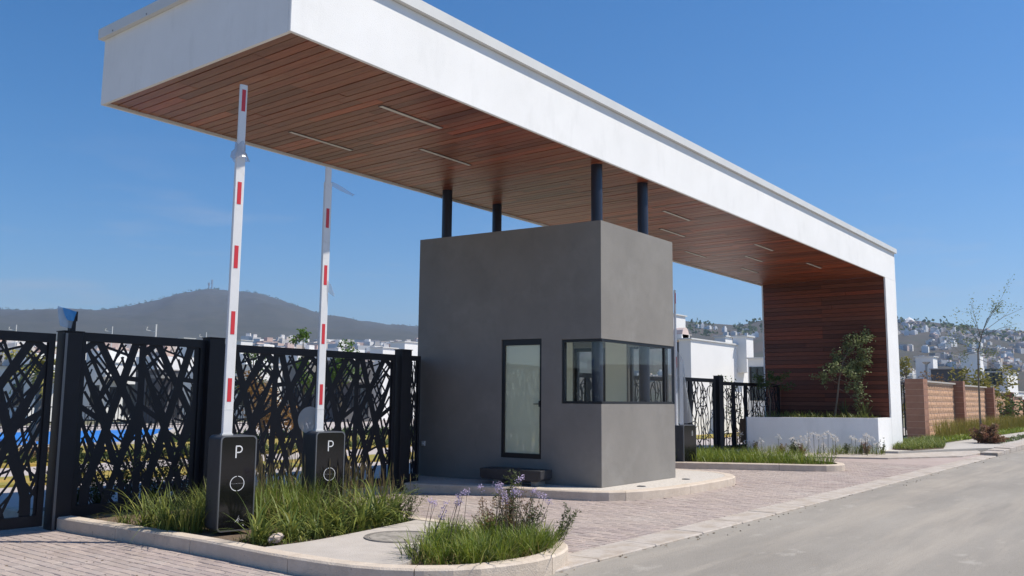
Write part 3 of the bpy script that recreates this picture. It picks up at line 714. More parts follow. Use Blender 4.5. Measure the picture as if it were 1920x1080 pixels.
# ------------------------------------------------------------------ barrier kiosks
def rrect(w, z0, z1, r, n=6):
    P_ = []
    for cx, cz, a0 in ((w/2-r, z1-r, 0), (-w/2+r, z1-r, 90), (-w/2+r, z0+r, 180), (w/2-r, z0+r, 270)):
        for k in range(n+1):
            a = R(a0+90*k/n); P_.append((cx+r*math.cos(a), cz+r*math.sin(a)))
    return P_
def make_kiosk(label, loc, rot, h, leaf_glint, w=.40, d=.34, lock=False):
    k = thing('barrier_kiosk', label, 'parking kiosk', loc, rot, group='parking barrier kiosks')
    b = MB(); b.prism(rrect(w, .0, h, .05), -d/2+.02, d/2, ax=1); bevel(b.build('body', M['kgrey'], k, local=True), .012, 2)
    b = MB(); O = rrect(w, 0, h, .05); I = rrect(w-.028, .014, h-.014, .042); n = len(O)
    vs = [(p[0],-d/2,p[1]) for p in O]+[(p[0],-d/2,p[1]) for p in I]+[(p[0],-d/2+.0195,p[1]) for p in O]+[(p[0],-d/2+.008,p[1]) for p in I]
    fs = []
    for i in range(n):
        j = (i+1)%n; fs += [(i,j,n+j,n+i),(2*n+i,2*n+j,j,i),(n+i,n+j,3*n+j,3*n+i)]
    b.add(vs, fs); b.build('rim', M['kedge'], k, local=True)
    b = MB(); b.prism([(p[0],p[1]) for p in rrect(w-.0285,.0145,h-.0145,.042)], -d/2+.006, -d/2+.018, ax=1); g = b.build('front_glass', M['kglass'], k, local=True)
    y = -d/2+.0045
    b = MB(); s = h/1.02
    if not lock:
        zc = .855*s; b.strip([(-.028,zc-.075),(-.028,zc+.052)], .014, y)
        arc = [(-.034,zc+.052),(.005,zc+.052)]+[(.005+.034*math.sin(R(t)), zc+.018+.034*math.cos(R(t))) for t in range(10,180,17)]+[(.005,zc-.016),(-.028,zc-.016)]
        b.strip(arc, .013, y); b.build('letter_mark', M['mark'], k, local=True)
        b = MB(); zc = .505*s; rad = .078
        for a0, a1 in ((96,264),(276,444)):
            b.strip([(rad*math.cos(R(a0+(a1-a0)*t/20)), zc+rad*math.sin(R(a0+(a1-a0)*t/20))) for t in range(21)], .007, y)
        x = -.066; rr = random.Random(3)
        while x < .062:
            l = rr.choice((.004,.007,.003)); b.strip([(x,zc),(x+l,zc)], .0035, y); x += l+.010
        b.build('ring_mark', M['mark'], k, local=True)
        if leaf_glint:  # white strokes painting the highlight of leaves on the black glass
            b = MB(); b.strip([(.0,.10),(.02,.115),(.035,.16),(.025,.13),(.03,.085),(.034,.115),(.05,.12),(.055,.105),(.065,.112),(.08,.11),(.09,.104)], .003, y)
            b.strip([(-.005,.095),(.02,.125),(.045,.135)], .003, y); b.strip([(.085,.065),(.092,.05)], .006, y); b.build('leaf_glint_mark', M['mark'], k, local=True)
    else:
        b.strip([(.09,h-.26),(.09,h-.16),(.105,h-.14),(.12,h-.16),(.12,h-.26)], .007, y, close=True); b.build('panel_mark', M['mark'], k, local=True)
    return k
def make_arm(label, loc, rot, z1, reds, wid, split=None, dark_top=False):
    a = thing('road_barrier', label, 'barrier arm', loc, rot, group='raised barrier arms')
    b = MB()
    def seg(z0, z1, w, d=.045):
        b.prism([(-w/2,-d/2+.008),(-w/2+.008,-d/2),(w/2-.008,-d/2),(w/2,-d/2+.008),(w/2,d/2-.008),(w/2-.008,d/2),(-w/2+.008,d/2),(-w/2,d/2-.008)], z0, z1)
    if split: seg(0, split, wid); seg(split+.001, z1, wid*.80, .035)
    else: seg(0, z1, wid)
    b.build('boom', M['arm'], a, local=True)
    for z in reds:
        w = wid*.42 if not split or z < split else wid*.40
        yy = -.045/2-.0015 if not split or z < split else -.035/2-.0015
        q = MB(); q.box((-w/2,yy-.001,z-.13),(w/2,yy+.0005,z+.13)); q.build('red_band', M['red'], a, local=True)
    q = MB(); q.box((-wid*.56,-.03,0),(wid*.56,.03,.02)); q.box((-wid*.505,-.0245,.28),(wid*.505,.0245,.285)); q.build('clamp', M['coping'], a, local=True)
    return a
KR = R(258+90)
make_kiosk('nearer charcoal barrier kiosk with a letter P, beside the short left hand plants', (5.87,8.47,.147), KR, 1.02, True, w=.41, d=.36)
make_kiosk('second charcoal barrier kiosk, standing deeper in the tall grass', (7.50,8.86,.11), KR, 1.05, False, w=.41, d=.36)
make_kiosk('dark barrier kiosk on the far island, just right of the booth', (19.35,9.72,.11), R(270+82), .90, False, w=.52, d=.30, lock=True)
make_arm('tallest raised white barrier arm, rising from the nearer kiosk', (5.80,8.49,1.165), KR, 4.03, (.50,1.25,2.0,2.74,3.84), .112, 3.22)
make_arm('shorter raised white barrier arm, rising from the second kiosk', (7.43,8.88,1.158), KR, 3.47, (.47,1.25,2.02,2.78), .105, 3.26)
make_arm('distant thin barrier arm beside the right edge of the booth', (19.05,9.78,1.0), R(352), 3.25, (3.05,1.5), .075, 2.3)
# plastic film remnants on the arms
b = MB()
for i in range(24):
    a0, a1 = 2*math.pi*i/24, 2*math.pi*(i+1)/24
    f0 = lambda a, r: (5.80+r*math.cos(a)*(1+.15*math.sin(3*a)), 8.49+r*.7*math.sin(a))
    rs = ((.062,4.50),(.066,4.40),(.10,4.36),(.13+.03*math.sin(a0*2),4.30))
    vs = []
    for r_, z_ in rs:
        for a in (a0,a1): x_, y_ = f0(a, r_); vs.append((x_,y_,z_+.02*math.sin(a*3)))
    b.add(vs, [(0,1,3,2),(2,3,5,4),(4,5,7,6)])
tag(b.build('film_collar', M['film'], smooth=True), 'torn plastic film collar around the upper part of the tallest barrier arm', 'plastic film')
b = drape((7.47,8.86,4.38),(7.72,8.72,4.27),(7.76,8.70,4.30),(7.48,8.86,4.44), .012); tag(b.build('film_strip', M['film'], smooth=True), 'strip of plastic film fluttering from the shorter barrier arm', 'plastic film')
b = drape((7.46,8.85,2.98),(7.52,8.80,2.90),(7.54,8.78,2.94),(7.45,8.86,3.12), .02); tag(b.build('film_shred', M['film'], smooth=True), 'small shred of film halfway up the shorter barrier arm', 'plastic film')
b = drape((18.98,9.70,1.0),(19.45,9.62,1.1),(19.33,9.64,2.2),(19.03,9.72,2.75), .06, 8); tag(b.build('film_wrap', M['film'], smooth=True), 'long plastic wrap hanging from the distant arm beside the booth', 'plastic film')
b = MB(); cpt = Vector((7.36,8.98,1.30)); rr_ = .15
vs = [cpt]+[cpt+Vector((math.cos(R(-100)+0)*0+math.sin(R(55))*math.cos(t)*rr_, -math.cos(R(55))*math.cos(t)*rr_, math.sin(t)*rr_*1.15)) for t in [2*math.pi*i/28 for i in range(28)]]
vs2 = [v+Vector((.008,.012,0)) for v in vs]
b.add(vs, [(0,i+1,(i+1)%28+1) for i in range(28)]); b.add(vs2, [(0,(i+1)%28+1,i+1) for i in range(28)])
tag(b.build('film_disc', M['film']), 'round cloudy plastic disc behind the foot of the shorter arm', 'plastic film')

# ------------------------------------------------------------------ white planter at the wooden leg
wp = thing('white_planter', 'white raised planter wall running slantwise to the wooden leg', 'planter', (28,10,0))
PT = 1.10
outer = [(25.9,10.9),(28.35,YF+.004),(X1-.022,YF+.004),(X1-.022,YF+.16),(28.45,YF+.16),(26.05,11.0)]
b = MB(); b.prism(outer, .0, PT); b.build('planter_wall', M['white'], wp)
b = MB(); b.prism([(26.05,11.0),(28.45,YF+.16),(X1-.022,YF+.16),(X1-.022,11.2),(26.05,11.2)], .3, PT-.06); b.build('planter_soil', M['soil'], wp)
# ------------------------------------------------------------------ plants
def blades(n, place, h, wid, bend, spread, mats=1, seg=3):
    """n blades; place() -> (x,y,z). returns MB of curved tapering blades"""
    b = MB()
    for _ in range(n):
        pz = place(); x, y, z = pz[:3]; L = random.uniform(*h); az = random.uniform(0, 2*math.pi) if len(pz) < 5 or random.random() < .2 else math.atan2(pz[4],pz[3])+random.gauss(0,.5); sp = random.uniform(*spread); bd = random.uniform(*bend)
        w0 = random.uniform(*wid); d = Vector((math.cos(az), math.sin(az), 0)); s = Vector((-d.y, d.x, 0)); rn = random.uniform(.01,1); mi = random.randrange(mats) if mats > 1 else 0
        p = Vector((x,y,z)); th = sp; vs = []
        for k in range(seg+1):
            w = w0*(1-.12*k if k < seg else 0)
            if k < seg: vs += [p+s*w/2, p-s*w/2]
            else: vs.append(p)
            p = p+(d*math.sin(th)+Vector((0,0,1))*math.cos(th))*(L/seg); th += bd/seg
        fs = [(2*k,2*k+1,2*k+3,2*k+2) for k in range(seg-1)]+[(2*seg-2,2*seg-1,2*seg)]
        b.add(vs, fs, mi, rn)
    return b
def in_poly(poly, z):
    xs = [p[0] for p in poly]; ys = [p[1] for p in poly]
    def f():
        while True:
            x = random.uniform(min(xs),max(xs)); y = random.uniform(min(ys),max(ys))
            if inside(x,y,poly): return x, y, z
    return f
def clumped(poly, z, n, r):
    f = in_poly(poly, z); cs = [f() for _ in range(n)]
    def g():
        c = random.choice(cs); dx, dy = random.gauss(0, r), random.gauss(0, r); return c[0]+dx, c[1]+dy, z, dx, dy
    return g
def clump_at(x, y, z, r): return lambda: (random.gauss(x,r), random.gauss(y,r), z)
# front bed, thick fine grass
bedF = [(5.72,5.55),(5.98,5.15),(6.75,4.95),(7.4,5.15),(7.72,5.6),(7.7,6.1),(7.15,6.35),(6.6,6.2),(6.05,5.75)]
tag(blades(4000, clumped(bedF,.10,40,.055), (.15,.34), (.005,.009), (.2,1.3), (.05,.65), seg=3).build('bed_grass', M['blade']), kind='stuff')
tag(blades(900, in_poly(bedF,.10), (.08,.2), (.004,.008), (.2,1.5), (.2,1.2), seg=2).build('bed_grass', M['blade']), kind='stuff')
tag(blades(900, clumped(bedF,.10,14,.09), (.2,.40), (.009,.016), (.4,1.8), (.05,.7), seg=5).build('bed_grass', M['blade_dk']), kind='stuff')
tag(blades(1100, in_poly(bedF,.10), (.08,.26), (.004,.007), (.2,1.5), (.3,1.3), seg=3).build('dry_grass', M['dry']), kind='stuff')
# kiosk bed, mixed strap-leaved plants
bedK = [(5.5,7.35),(6.4,7.38),(7.7,7.55),(7.95,8.4),(8.1,9.3),(8.1,10.6),(5.35,10.6),(5.38,9.2),(5.48,8.9),(6.1,8.9),(6.15,8.2),(5.5,7.9)]
bedKr = [(6.2,7.78),(7.75,7.80),(7.95,8.4),(8.1,9.8),(6.9,9.6),(6.3,8.9)]
tag(blades(1500, clumped(bedKr,.10,30,.07), (.26,.54), (.012,.024), (.3,1.8), (.05,.6), seg=5).build('bed_grass', M['blade_dk']), kind='stuff')
tag(blades(1150, clumped([(5.42,8.75),(6.6,8.9),(6.8,9.8),(5.4,9.35)],.10,17,.06), (.25,.58), (.006,.012), (.2,1.4), (.05,.5), seg=5).build('bed_grass', M['blade_dk']), kind='stuff')
tag(blades(1000, clumped(bedKr,.10,30,.06), (.3,.66), (.004,.007), (.1,.9), (.0,.4), seg=4).build('bed_grass', M['blade']), kind='stuff')
tag(blades(520, in_poly(bedKr,.10), (.3,.6), (.003,.006), (.1,.9), (.0,.5), seg=4).build('dry_grass', M['dry']), kind='stuff')
tag(blades(1500, in_poly([(5.6,7.38),(6.4,7.36),(7.75,7.5),(7.8,7.95),(5.6,7.9)],.10), (.08,.26), (.006,.014), (.4,1.8), (.2,1.0), seg=4).build('bed_grass', M['blade_dk']), kind='stuff')
tag(blades(900, in_poly(bedK,.10), (.05,.18), (.004,.008), (.4,1.5), (.4,1.3), seg=2).build('dry_grass', M['dry']), kind='stuff')
STR = [((5.62,7.60),'broad strap leaved plant leaning over the front of the nearer kiosk',.50,.034),
       ((5.98,7.52),'strap leaved plant just behind the pale stone',.46,.034),
       ((6.30,7.50),'yellowing strap leaved plant one step right of the pale stone',.40,.032),
       ((6.62,7.54),'low strap leaved plant midway along the slab edge',.44,.034),
       ((6.98,7.56),'arching strap leaved plant by the slab edge before the second kiosk',.60,.042),
       ((7.32,7.62),'tallest strap leaved plant, near the right end of the kiosk bed',.64,.042),
       ((7.62,7.70),'last strap leaved plant at the right corner of the kiosk bed',.48,.034),
       ((6.25,7.95),'strap leaved plant in the middle of the bed between the kiosks',.54,.034),
       ((6.75,8.0),'dark strap leaved plant in front of the second kiosk',.56,.034),
       ((5.43,8.95),'thick green strap leaved clump just left of the nearer kiosk',.60,.024),
       ((5.42,9.42),'upright pale tuft of the left bed with open soil beside it',.58,.022),
       ((5.42,9.82),'loose grey drooping tuft nearest the broad gate post',.46,.014)]
for (x,y), lb, h, wd in STR:
    t = blades(44, clump_at(x,y,.10,.035), (h*.7,h*1.3), (wd*.6,wd), (.5,2.3), (.05,.75), seg=7).build('strap_plant', M['blade_dk'], smooth=True)
    tag(t, lb, 'plant', 'strap leaved plants in the kiosk bed')
# dry seed-headed stalks
def seedstalks(x, y, n, h, sp, label, lean=.25):
    g = thing('seed_grass', label, 'grass clump', (x,y,.10), group='dry seeding grass clumps')
    st = MB(); hd = MB()
    for _ in range(n):
        a = random.uniform(0,6.28); l = random.uniform(0,lean); L = h*random.uniform(.75,1.1)
        bx, by = random.gauss(0,sp), random.gauss(0,sp); d = Vector((math.cos(a)*math.sin(l), math.sin(a)*math.sin(l), math.cos(l)))
        p0 = Vector((bx,by,0)); p1 = p0+d*L*.6; p2 = p0+d*L+Vector((d.x,d.y,0))*.05
        st.tube([p0,p1,p2], [.0022,.0018,.0012], 3, cap=False); hd.tube([p2-d*.13, p2-d*.07, p2+d*.02], [.003,.008,.001], 4, cap=False)
    st.build('stem', M['dry'], g, local=True); hd.build('seed_head', M['dry'], g, local=True)
seedstalks(6.75,9.2,40,.75,.10,'tall brown seeding grass right behind the nearer kiosk')
seedstalks(7.95,8.55,46,.62,.16,'buff seeding grass right of the second kiosk')
seedstalks(7.6,9.0,60,.78,.22,'pale feathery seeding grass behind the right end of the kiosk bed')
seedstalks(7.75,8.0,34,.52,.15,'thin seeding grass at the right end of the kiosk bed')
# flowering stalks (society garlic) in the front bed
def flower(x, y, h, lx, ly, label):
    g = thing('lilac_flower', label, 'flower', (x,y,.12), group='lilac flower stalks in the front bed')
    st = MB(); tip = Vector((lx,ly,h)); st.tube([(0,0,0),(lx*.35,ly*.35,h*.55),tip], [.0032,.0028,.002], 5, cap=False); st.build('stem', M['twig'], g, local=True)
    pt = MB()
    for _ in range(17):
        u = Vector((random.gauss(0,1),random.gauss(0,1),random.gauss(.25,.8))).normalized(); r = random.uniform(.018,.042); c = tip+u*r
        a = u.orthogonal().normalized()*.008; b2 = u.cross(a).normalized()*.008
        pt.add([c-a, c+b2, c+a+u*.009, c-b2], [(0,1,2,3)]); pt.add([tip, tip+u*r+a*.12, tip+u*r-a*.12], [(0,1,2)])
    tag(pt.build('petals', M['lilac'], g, local=True), kind='stuff')
HD = [(811,942),(807,939),(816,945),(832,958),(829,968),(838,946),(857,938),(861,930),(864,944),(858,946),(868,924),(876,922),(902,914),(930,910),(935,918),(941,914),(944,926),(948,934),(938,908),(947,940),(962,920),(967,926),(974,922),(1000,921),(1004,924),(1013,930),(1020,932),(1030,942),(972,900),(978,896)]
HD.sort()
for i, (u,v) in enumerate(HD):
    d_ = 8.75 if u < 880 else random.uniform(8.7,9.1); p_ = at(u, v, d_); lx, ly = random.gauss(0,.03), random.gauss(0,.03)
    if u < 880: lx += .06; ly -= .07
    if u > 990: lx += .08; ly -= .10
    flower(p_.x-lx, p_.y-ly, p_.z-.12, lx, ly, nth(i, len(HD), 'slender lilac flower stalk in the front bed'))
# leafy weeds: stems with small leaves
def leafq(b, p, d, l, w, mi=0):
    d = d.normalized(); s = d.orthogonal().normalized(); s = Matrix.Rotation(random.uniform(0,6.28), 3, d) @ s
    u = d.cross(s)*l*.12
    b.add([p, p+d*l*.5+s*w/2+u, p+d*l, p+d*l*.5-s*w/2+u], [(0,1,2,3)], mi, random.uniform(.01,1))
def weed(name, label, loc, h, nst, spread, lm, ll, lw, dens, lean=(0,0), cat='plant', stem='stem', group=None, fl=None):
    g = thing(name, label, cat, loc, group=group); st = MB(); lf = MB(); fm = MB()
    for _ in range(nst):
        a = random.uniform(0,6.28); l = random.uniform(.02,spread); L = h*random.uniform(.55,1.05); p = Vector((random.gauss(0,.02),random.gauss(0,.02),0)); pts = [p.copy()]
        d = Vector((math.cos(a)*math.sin(l)+lean[0], math.sin(a)*math.sin(l)+lean[1], math.cos(l))).normalized()
        for k in range(7):
            d = (d+Vector((random.gauss(0,.09),random.gauss(0,.09),.02))).normalized(); p = p+d*L/7; pts.append(p.copy())
            if k > 0:
                for _ in range(dens):
                    ld = (Vector((random.gauss(0,1),random.gauss(0,1),random.gauss(.3,.6)))).normalized()
                    q0 = p-d*random.uniform(0,L/7)
                    e = q0+ld*random.uniform(.2,1)*h*.10; st.tube([q0,e], [.0013,.0008], 3, cap=False)
                    for _ in range(3): leafq(lf, q0+(e-q0)*random.uniform(.3,1), (ld+Vector((random.gauss(0,.6),random.gauss(0,.6),random.gauss(0,.6)))), ll*random.uniform(.6,1.2), lw)
        st.tube(pts, [.0045*(1-.1*i) for i in range(8)], 4, cap=False)
        if fl:
            for _ in range(10):
                u = Vector((random.gauss(0,1),random.gauss(0,1),random.gauss(.3,.7))).normalized(); leafq(fm, p+u*.02, u, fl[1], fl[1]*.6)
    st.build('stem', M[stem], g, local=True); lf.build('leaves', M[lm], g, local=True)
    if fl: fm.build('flowers', M[fl[0]], g, local=True)
    return g
weed('tall_weed', 'tallest feathery green weed rising among lilac flowers in front of the bench', (7.36,5.72,.12), .80, 5, .10, 'weed', .045, .012, 8)
weed('brown_weed', 'bushy brown-stemmed weed in the middle of the front bed', (7.30,5.66,.12), .56, 16, .55, 'leafr', .024, .011, 5, stem='twig')
weed('brown_weed', 'tangled olive weed right of the tallest weed in the front bed', (7.48,5.55,.12), .50, 14, .6, 'weed', .024, .011, 5, stem='twig')
weed('brown_weed', 'thin brown weed left of the tallest weed in the front bed', (7.12,5.80,.12), .48, 10, .45, 'leafo', .020, .010, 4, stem='twig')
weed('brown_weed', 'spindly weed leaning out over the kerb at the right tip of the front bed', (7.62,5.30,.12), .42, 7, .35, 'weed', .035, .010, 4, lean=(.35,-.28), stem='twig')
weed('brown_weed', 'dry twiggy sprig at the left end of the front bed beside the manhole', (5.95,5.72,.12), .24, 6, .6, 'weed', .018, .008, 3, lean=(-.25,.1), stem='twig')
weed('wispy_weed', 'wispy weed spilling over the right end of the kiosk bed', (7.78,7.62,.12), .58, 12, .5, 'weed', .020, .010, 5)
weed('wispy_weed', 'short green weed in front of the second kiosk', (7.0,8.2,.12), .5, 10, .5, 'weed', .025, .014, 4)
# dark hedge plants at the fence foot
for i_, x in enumerate((5.45,5.8,6.2,6.55,6.9)): weed('hedge_plant', nth(i_, 5, 'dark hedge plant behind the lattice by the left bed'), (x,11.15,.05), .95, 20, .5, 'leaf', .03, .02, 6, group='hedge plants inside the lattice fence')
q = MB(); rs = random.Random(4)
def rock(c, s, label, name='stone'):
    b = MB(); vs = []; nlat, nlon = 5, 8
    for i in range(nlat+1):
        for j in range(nlon):
            t = math.pi*i/nlat; p = 2*math.pi*j/nlon; r = 1+rs.uniform(-.16,.16)
            vs.append((c[0]+s[0]*r*math.sin(t)*math.cos(p)+s[0]*.15*math.cos(t), c[1]+s[1]*r*math.sin(t)*math.sin(p), c[2]+s[2]*r*math.cos(t)))
    fs = [(i*nlon+j, (i+1)*nlon+j, (i+1)*nlon+(j+1)%nlon, i*nlon+(j+1)%nlon) for i in range(nlat) for j in range(nlon)]
    b.add(vs, fs); return tag(b.build(name, M['rock']), label, 'stone')
rock((5.70,7.42,.18), (.09,.06,.048), 'pale blocky stone on the edge of the kiosk bed')
# leaf litter on the left bed soil and along the pavers
b = MB()
for _ in range(420):
    f = in_poly([(5.35,7.8),(5.6,7.8),(5.55,10.4),(5.3,10.4)], .11) if random.random() < .4 else in_poly([(5.45,7.3),(7.6,7.45),(7.6,7.8),(5.5,7.7)], .11) if random.random() < .5 else in_poly([(3.0,6.0),(5.3,6.0),(5.2,10.4),(2.5,10.4)], .004)
    if random.random() < .0: pass
    x,y,z = f()
    leafq(b, Vector((x,y,z)), Vector((random.gauss(0,1),random.gauss(0,1),random.uniform(0,.25))), random.uniform(.02,.045), .012)
for _ in range(160):
    x = random.uniform(5.3,30); leafq(b, Vector((x, random.gauss(4.78,.10), -.012)), Vector((random.gauss(0,1),random.gauss(0,1),.1)), random.uniform(.02,.05), .02)
tag(b.build('leaf_litter', M['leaflit']), kind='stuff')
# far island grass + white flowers
IB = offset(ISL_B, .22)
tag(blades(5200, in_poly(IB,.11), (.22,.42), (.008,.015), (.3,1.4), (.05,.7), seg=3).build('bed_grass', M['blade']), kind='stuff')
def agap(x, y, z, h, label, grp):
    g = thing('white_flower', label, 'flower', (x,y,z), group=grp)
    s = MB(); s.tube([(0,0,0),(random.gauss(0,.02),random.gauss(0,.02),h)], [.007,.005], 4, cap=False); s.build('stem', M['stem'], g, local=True)
    p = MB()
    for _ in range(34):
        u = Vector((random.gauss(0,1),random.gauss(0,1),random.gauss(.2,.8))).normalized(); c = Vector((0,0,h))+u*random.uniform(.03,.085); leafq(p, c, u, .045, .03)
    tag(p.build('petals', M['petal'], g, local=True), kind='stuff')
fp_ = sorted([in_poly([(24.7,10.8),(25.7,10.7),(28.2,7.5),(27.2,7.3),(25.2,9.0)], .03)() for _ in range(26)], key=lambda p: -math.atan2(p[1],p[0]))
for i, (x,y,z) in enumerate(fp_): agap(x,y,z, random.uniform(.3,.62), nth(i, 26, 'white flower stalk before the white planter'), 'white flowers along the planter')
pp = [(24.9,10.8),(25.75,10.75),(28.2,7.55),(27.6,7.4),(25.6,9.4)]
tag(blades(900, clumped(pp,.03,30,.10), (.2,.42), (.006,.012), (.3,1.4), (.05,.7)).build('bed_grass', M['blade_dk']), kind='stuff')
for i, (x,y,z) in enumerate(sorted([in_poly(pp, .03)() for _ in range(9)], key=lambda p: -math.atan2(p[1],p[0]))):
    weed('planter_weed', nth(i, 9, 'low twiggy weed at the foot of the white planter'), (x,y,z), random.uniform(.25,.5), 7, .5, random.choice(('weed','leafr','weed')), .035, .02, 4, stem='twig', group='low weeds along the planter foot')
# bed beyond planter and along the brick wall
bed1 = [(29.5,7.55),(29.5,7.0),(31.5,6.55),(33.5,6.9),(35.2,7.6),(39,7.7),(39,8.3),(31.3,8.3)]
b = MB(); b.prism(bed1, .1, .13); tag(b.build('soil_bed', M['soil']), kind='structure')
tag(blades(5000, in_poly(bed1,.12), (.16,.36), (.012,.02), (.3,1.5), (.1,.9)).build('bed_grass', M['blade_dk']), kind='stuff')
bed2 = [(35.5,7.45),(100,6.6),(100,8.3),(36.5,8.3)]
b = MB(); b.prism(bed2, .1, .125); tag(b.build('soil_bed', M['soil']), kind='structure')
tag(blades(4200, in_poly([(35.5,7.4),(66,6.8),(66,7.7),(36.5,7.9)],.12), (.12,.32), (.03,.05), (.4,1.5), (.2,1.1)).build('ground_cover', M['blade']), kind='stuff')
tag(blades(3600, in_poly([(37,7.75),(66,7.4),(66,8.1),(37.5,8.15)],.12), (.5,1.0), (.012,.022), (.1,.6), (.0,.3)).build('reedy_grass', M['leafy']), kind='stuff')
# planter planting
b1 = [(26.4,11.0),(28.55,8.1),(29.8,8.0),(29.8,11.1)]
tag(blades(900, in_poly(b1,PT-.06), (.15,.35), (.012,.02), (.3,1.4), (.1,.9)).build('bed_grass', M['blade_dk']), kind='stuff')
for (x,y,lb) in ((29.2,8.35,'spiky pale leaved plant at the right end of the white planter'),(29.0,8.9,'spiky plant beside the trunk of the larger planter tree')):
    t = blades(34, clump_at(x,y,PT-.05,.04), (.45,.75), (.02,.035), (.1,.7), (.1,.6), seg=4).build('spiky_plant', M['weed']); tag(t, lb, 'plant', 'spiky plants in the white planter')

# trees ---------------------------------------------------------------
def tree(name, label, loc, trunkpts, tr, branches, leaves, lm, ls, lw, cat='tree', group=None, clump=.22, sub=3):
    """trunkpts: local polyline; branches: list of (start fraction, end point); leaves per branch end clump"""
    g = thing(name, label, cat, loc, group=group); t = MB(); lf = MB()
    TP = [Vector(p) for p in trunkpts]; n = len(TP)
    t.tube(TP, [tr*(1-.7*i/(n-1)) for i in range(n)], 8)
    def onT(f):
        k = min(int(f*(n-1)), n-2); return TP[k].lerp(TP[k+1], f*(n-1)-k)
    for f, e, nl in branches:
        s = onT(f); e = Vector(e); mid = s.lerp(e,.5)+Vector((random.gauss(0,.05),random.gauss(0,.05),.06*(e-s).length))
        t.tube([s,mid,e], [tr*.38*(1-f*.5),tr*.22,tr*.08], 5, cap=False)
        for _ in range(sub):
            b0 = mid.lerp(e, random.uniform(.0,.9)); b1 = e+Vector([random.gauss(0,clump) for _ in range(3)])
            t.tube([b0,b1], [tr*.10,tr*.03], 4, cap=False)
            for _ in range(max(1,int(nl/sub))):
                p = b0.lerp(b1, random.uniform(.25,1.1))+Vector([random.gauss(0,clump*.38) for _ in range(3)])
                leafq(lf, p, Vector((random.gauss(0,1),random.gauss(0,1),random.gauss(-.1,.7))), ls*random.uniform(.6,1.3), lw)
    t.build('trunk', M['bark'], g, local=True); lf.build('crown', M[lm], g, local=True); return g
# big planter tree, leaning right (camera right is +x -y)
def rt(a, h, dpt=0): return (a*.612+dpt*.6, -a*.79+dpt*.6, h)
tree('planter_tree', 'young leaning tree with spreading foliage in the white planter against the wood', (28.75,9.15,PT-.08), [rt(0,0),rt(.12,.7),rt(.20,1.3),rt(.36,1.9),rt(.62,2.35),rt(.95,2.6)], .035,
     [(.35,rt(-.35,1.35),220),(.4,rt(.75,1.0),220),(.45,rt(1.0,1.5,.1),260),(.5,rt(-.05,1.75,-.1),220),(.55,rt(.95,1.9),300),(.6,rt(.15,2.0,.2),200),(.7,rt(.55,2.35,.1),260),(.7,rt(1.05,2.2,-.1),240),(.85,rt(.85,2.6),260),(.95,rt(1.1,2.72),220),(.6,rt(.6,1.7,.2),240),(.3,rt(.7,.62),120),(.5,rt(.5,1.45,-.2),180)], 1, 'leafg', .085, .055, clump=.16, sub=5)
tree('planter_tree', 'small umbrella shaped tree at the left end of the white planter', (27.6,10.85,PT-.08), [rt(0,0),rt(.05,.6),rt(-.02,.95),rt(.1,1.2)], .028,
     [(.9,rt(-.4,1.25),160),(.95,rt(.05,1.38),160),(.95,rt(.45,1.25),160),(.8,rt(-.15,1.15),100),(.8,rt(.65,1.1),80)], 1, 'leaf', .08, .05, clump=.14, sub=4)
tree('street_tree', 'thin nearly bare young tree on the pavement before the block wall', (36.9,6.35,.1), [rt(0,0),rt(0,1.2),rt(.02,2.4),rt(.06,3.4),rt(.25,4.1),rt(.5,4.7)], .042,
     [(.62,rt(-1.0,3.75),81),(.66,rt(.9,3.3),39),(.7,rt(-.45,4.6),46),(.75,rt(-.1,5.3),54),(.78,rt(-.15,4.9),46),(.85,rt(.9,5.2),72),(.9,rt(1.1,5.3),61),(.97,rt(1.1,5.4),72),(.75,rt(1.6,4.5),46),(.6,rt(-.6,3.2),61),(.55,rt(1.0,2.6),21),(.6,rt(.6,3.5),108),(.68,rt(-.2,3.9),108),(.64,rt(-.8,3.35),39),(.82,rt(1.9,5.1),21)], 1, 'leafg', .075, .045, clump=.26, sub=3)
weed('red_shrub', 'reddish low shrub around the foot of the street tree', (36.9,6.15,.1), .80, 60, 1.5, 'leafr', .08, .05, 8, stem='twig', cat='shrub')
b = blades(2200, in_poly([(37.4,5.75),(70,5.45),(70,6.1),(37.4,6.4)],.10), (.08,.2), (.03,.05), (.4,1.5), (.3,1.2)); tag(b.build('ground_cover', M['weed']), kind='stuff')

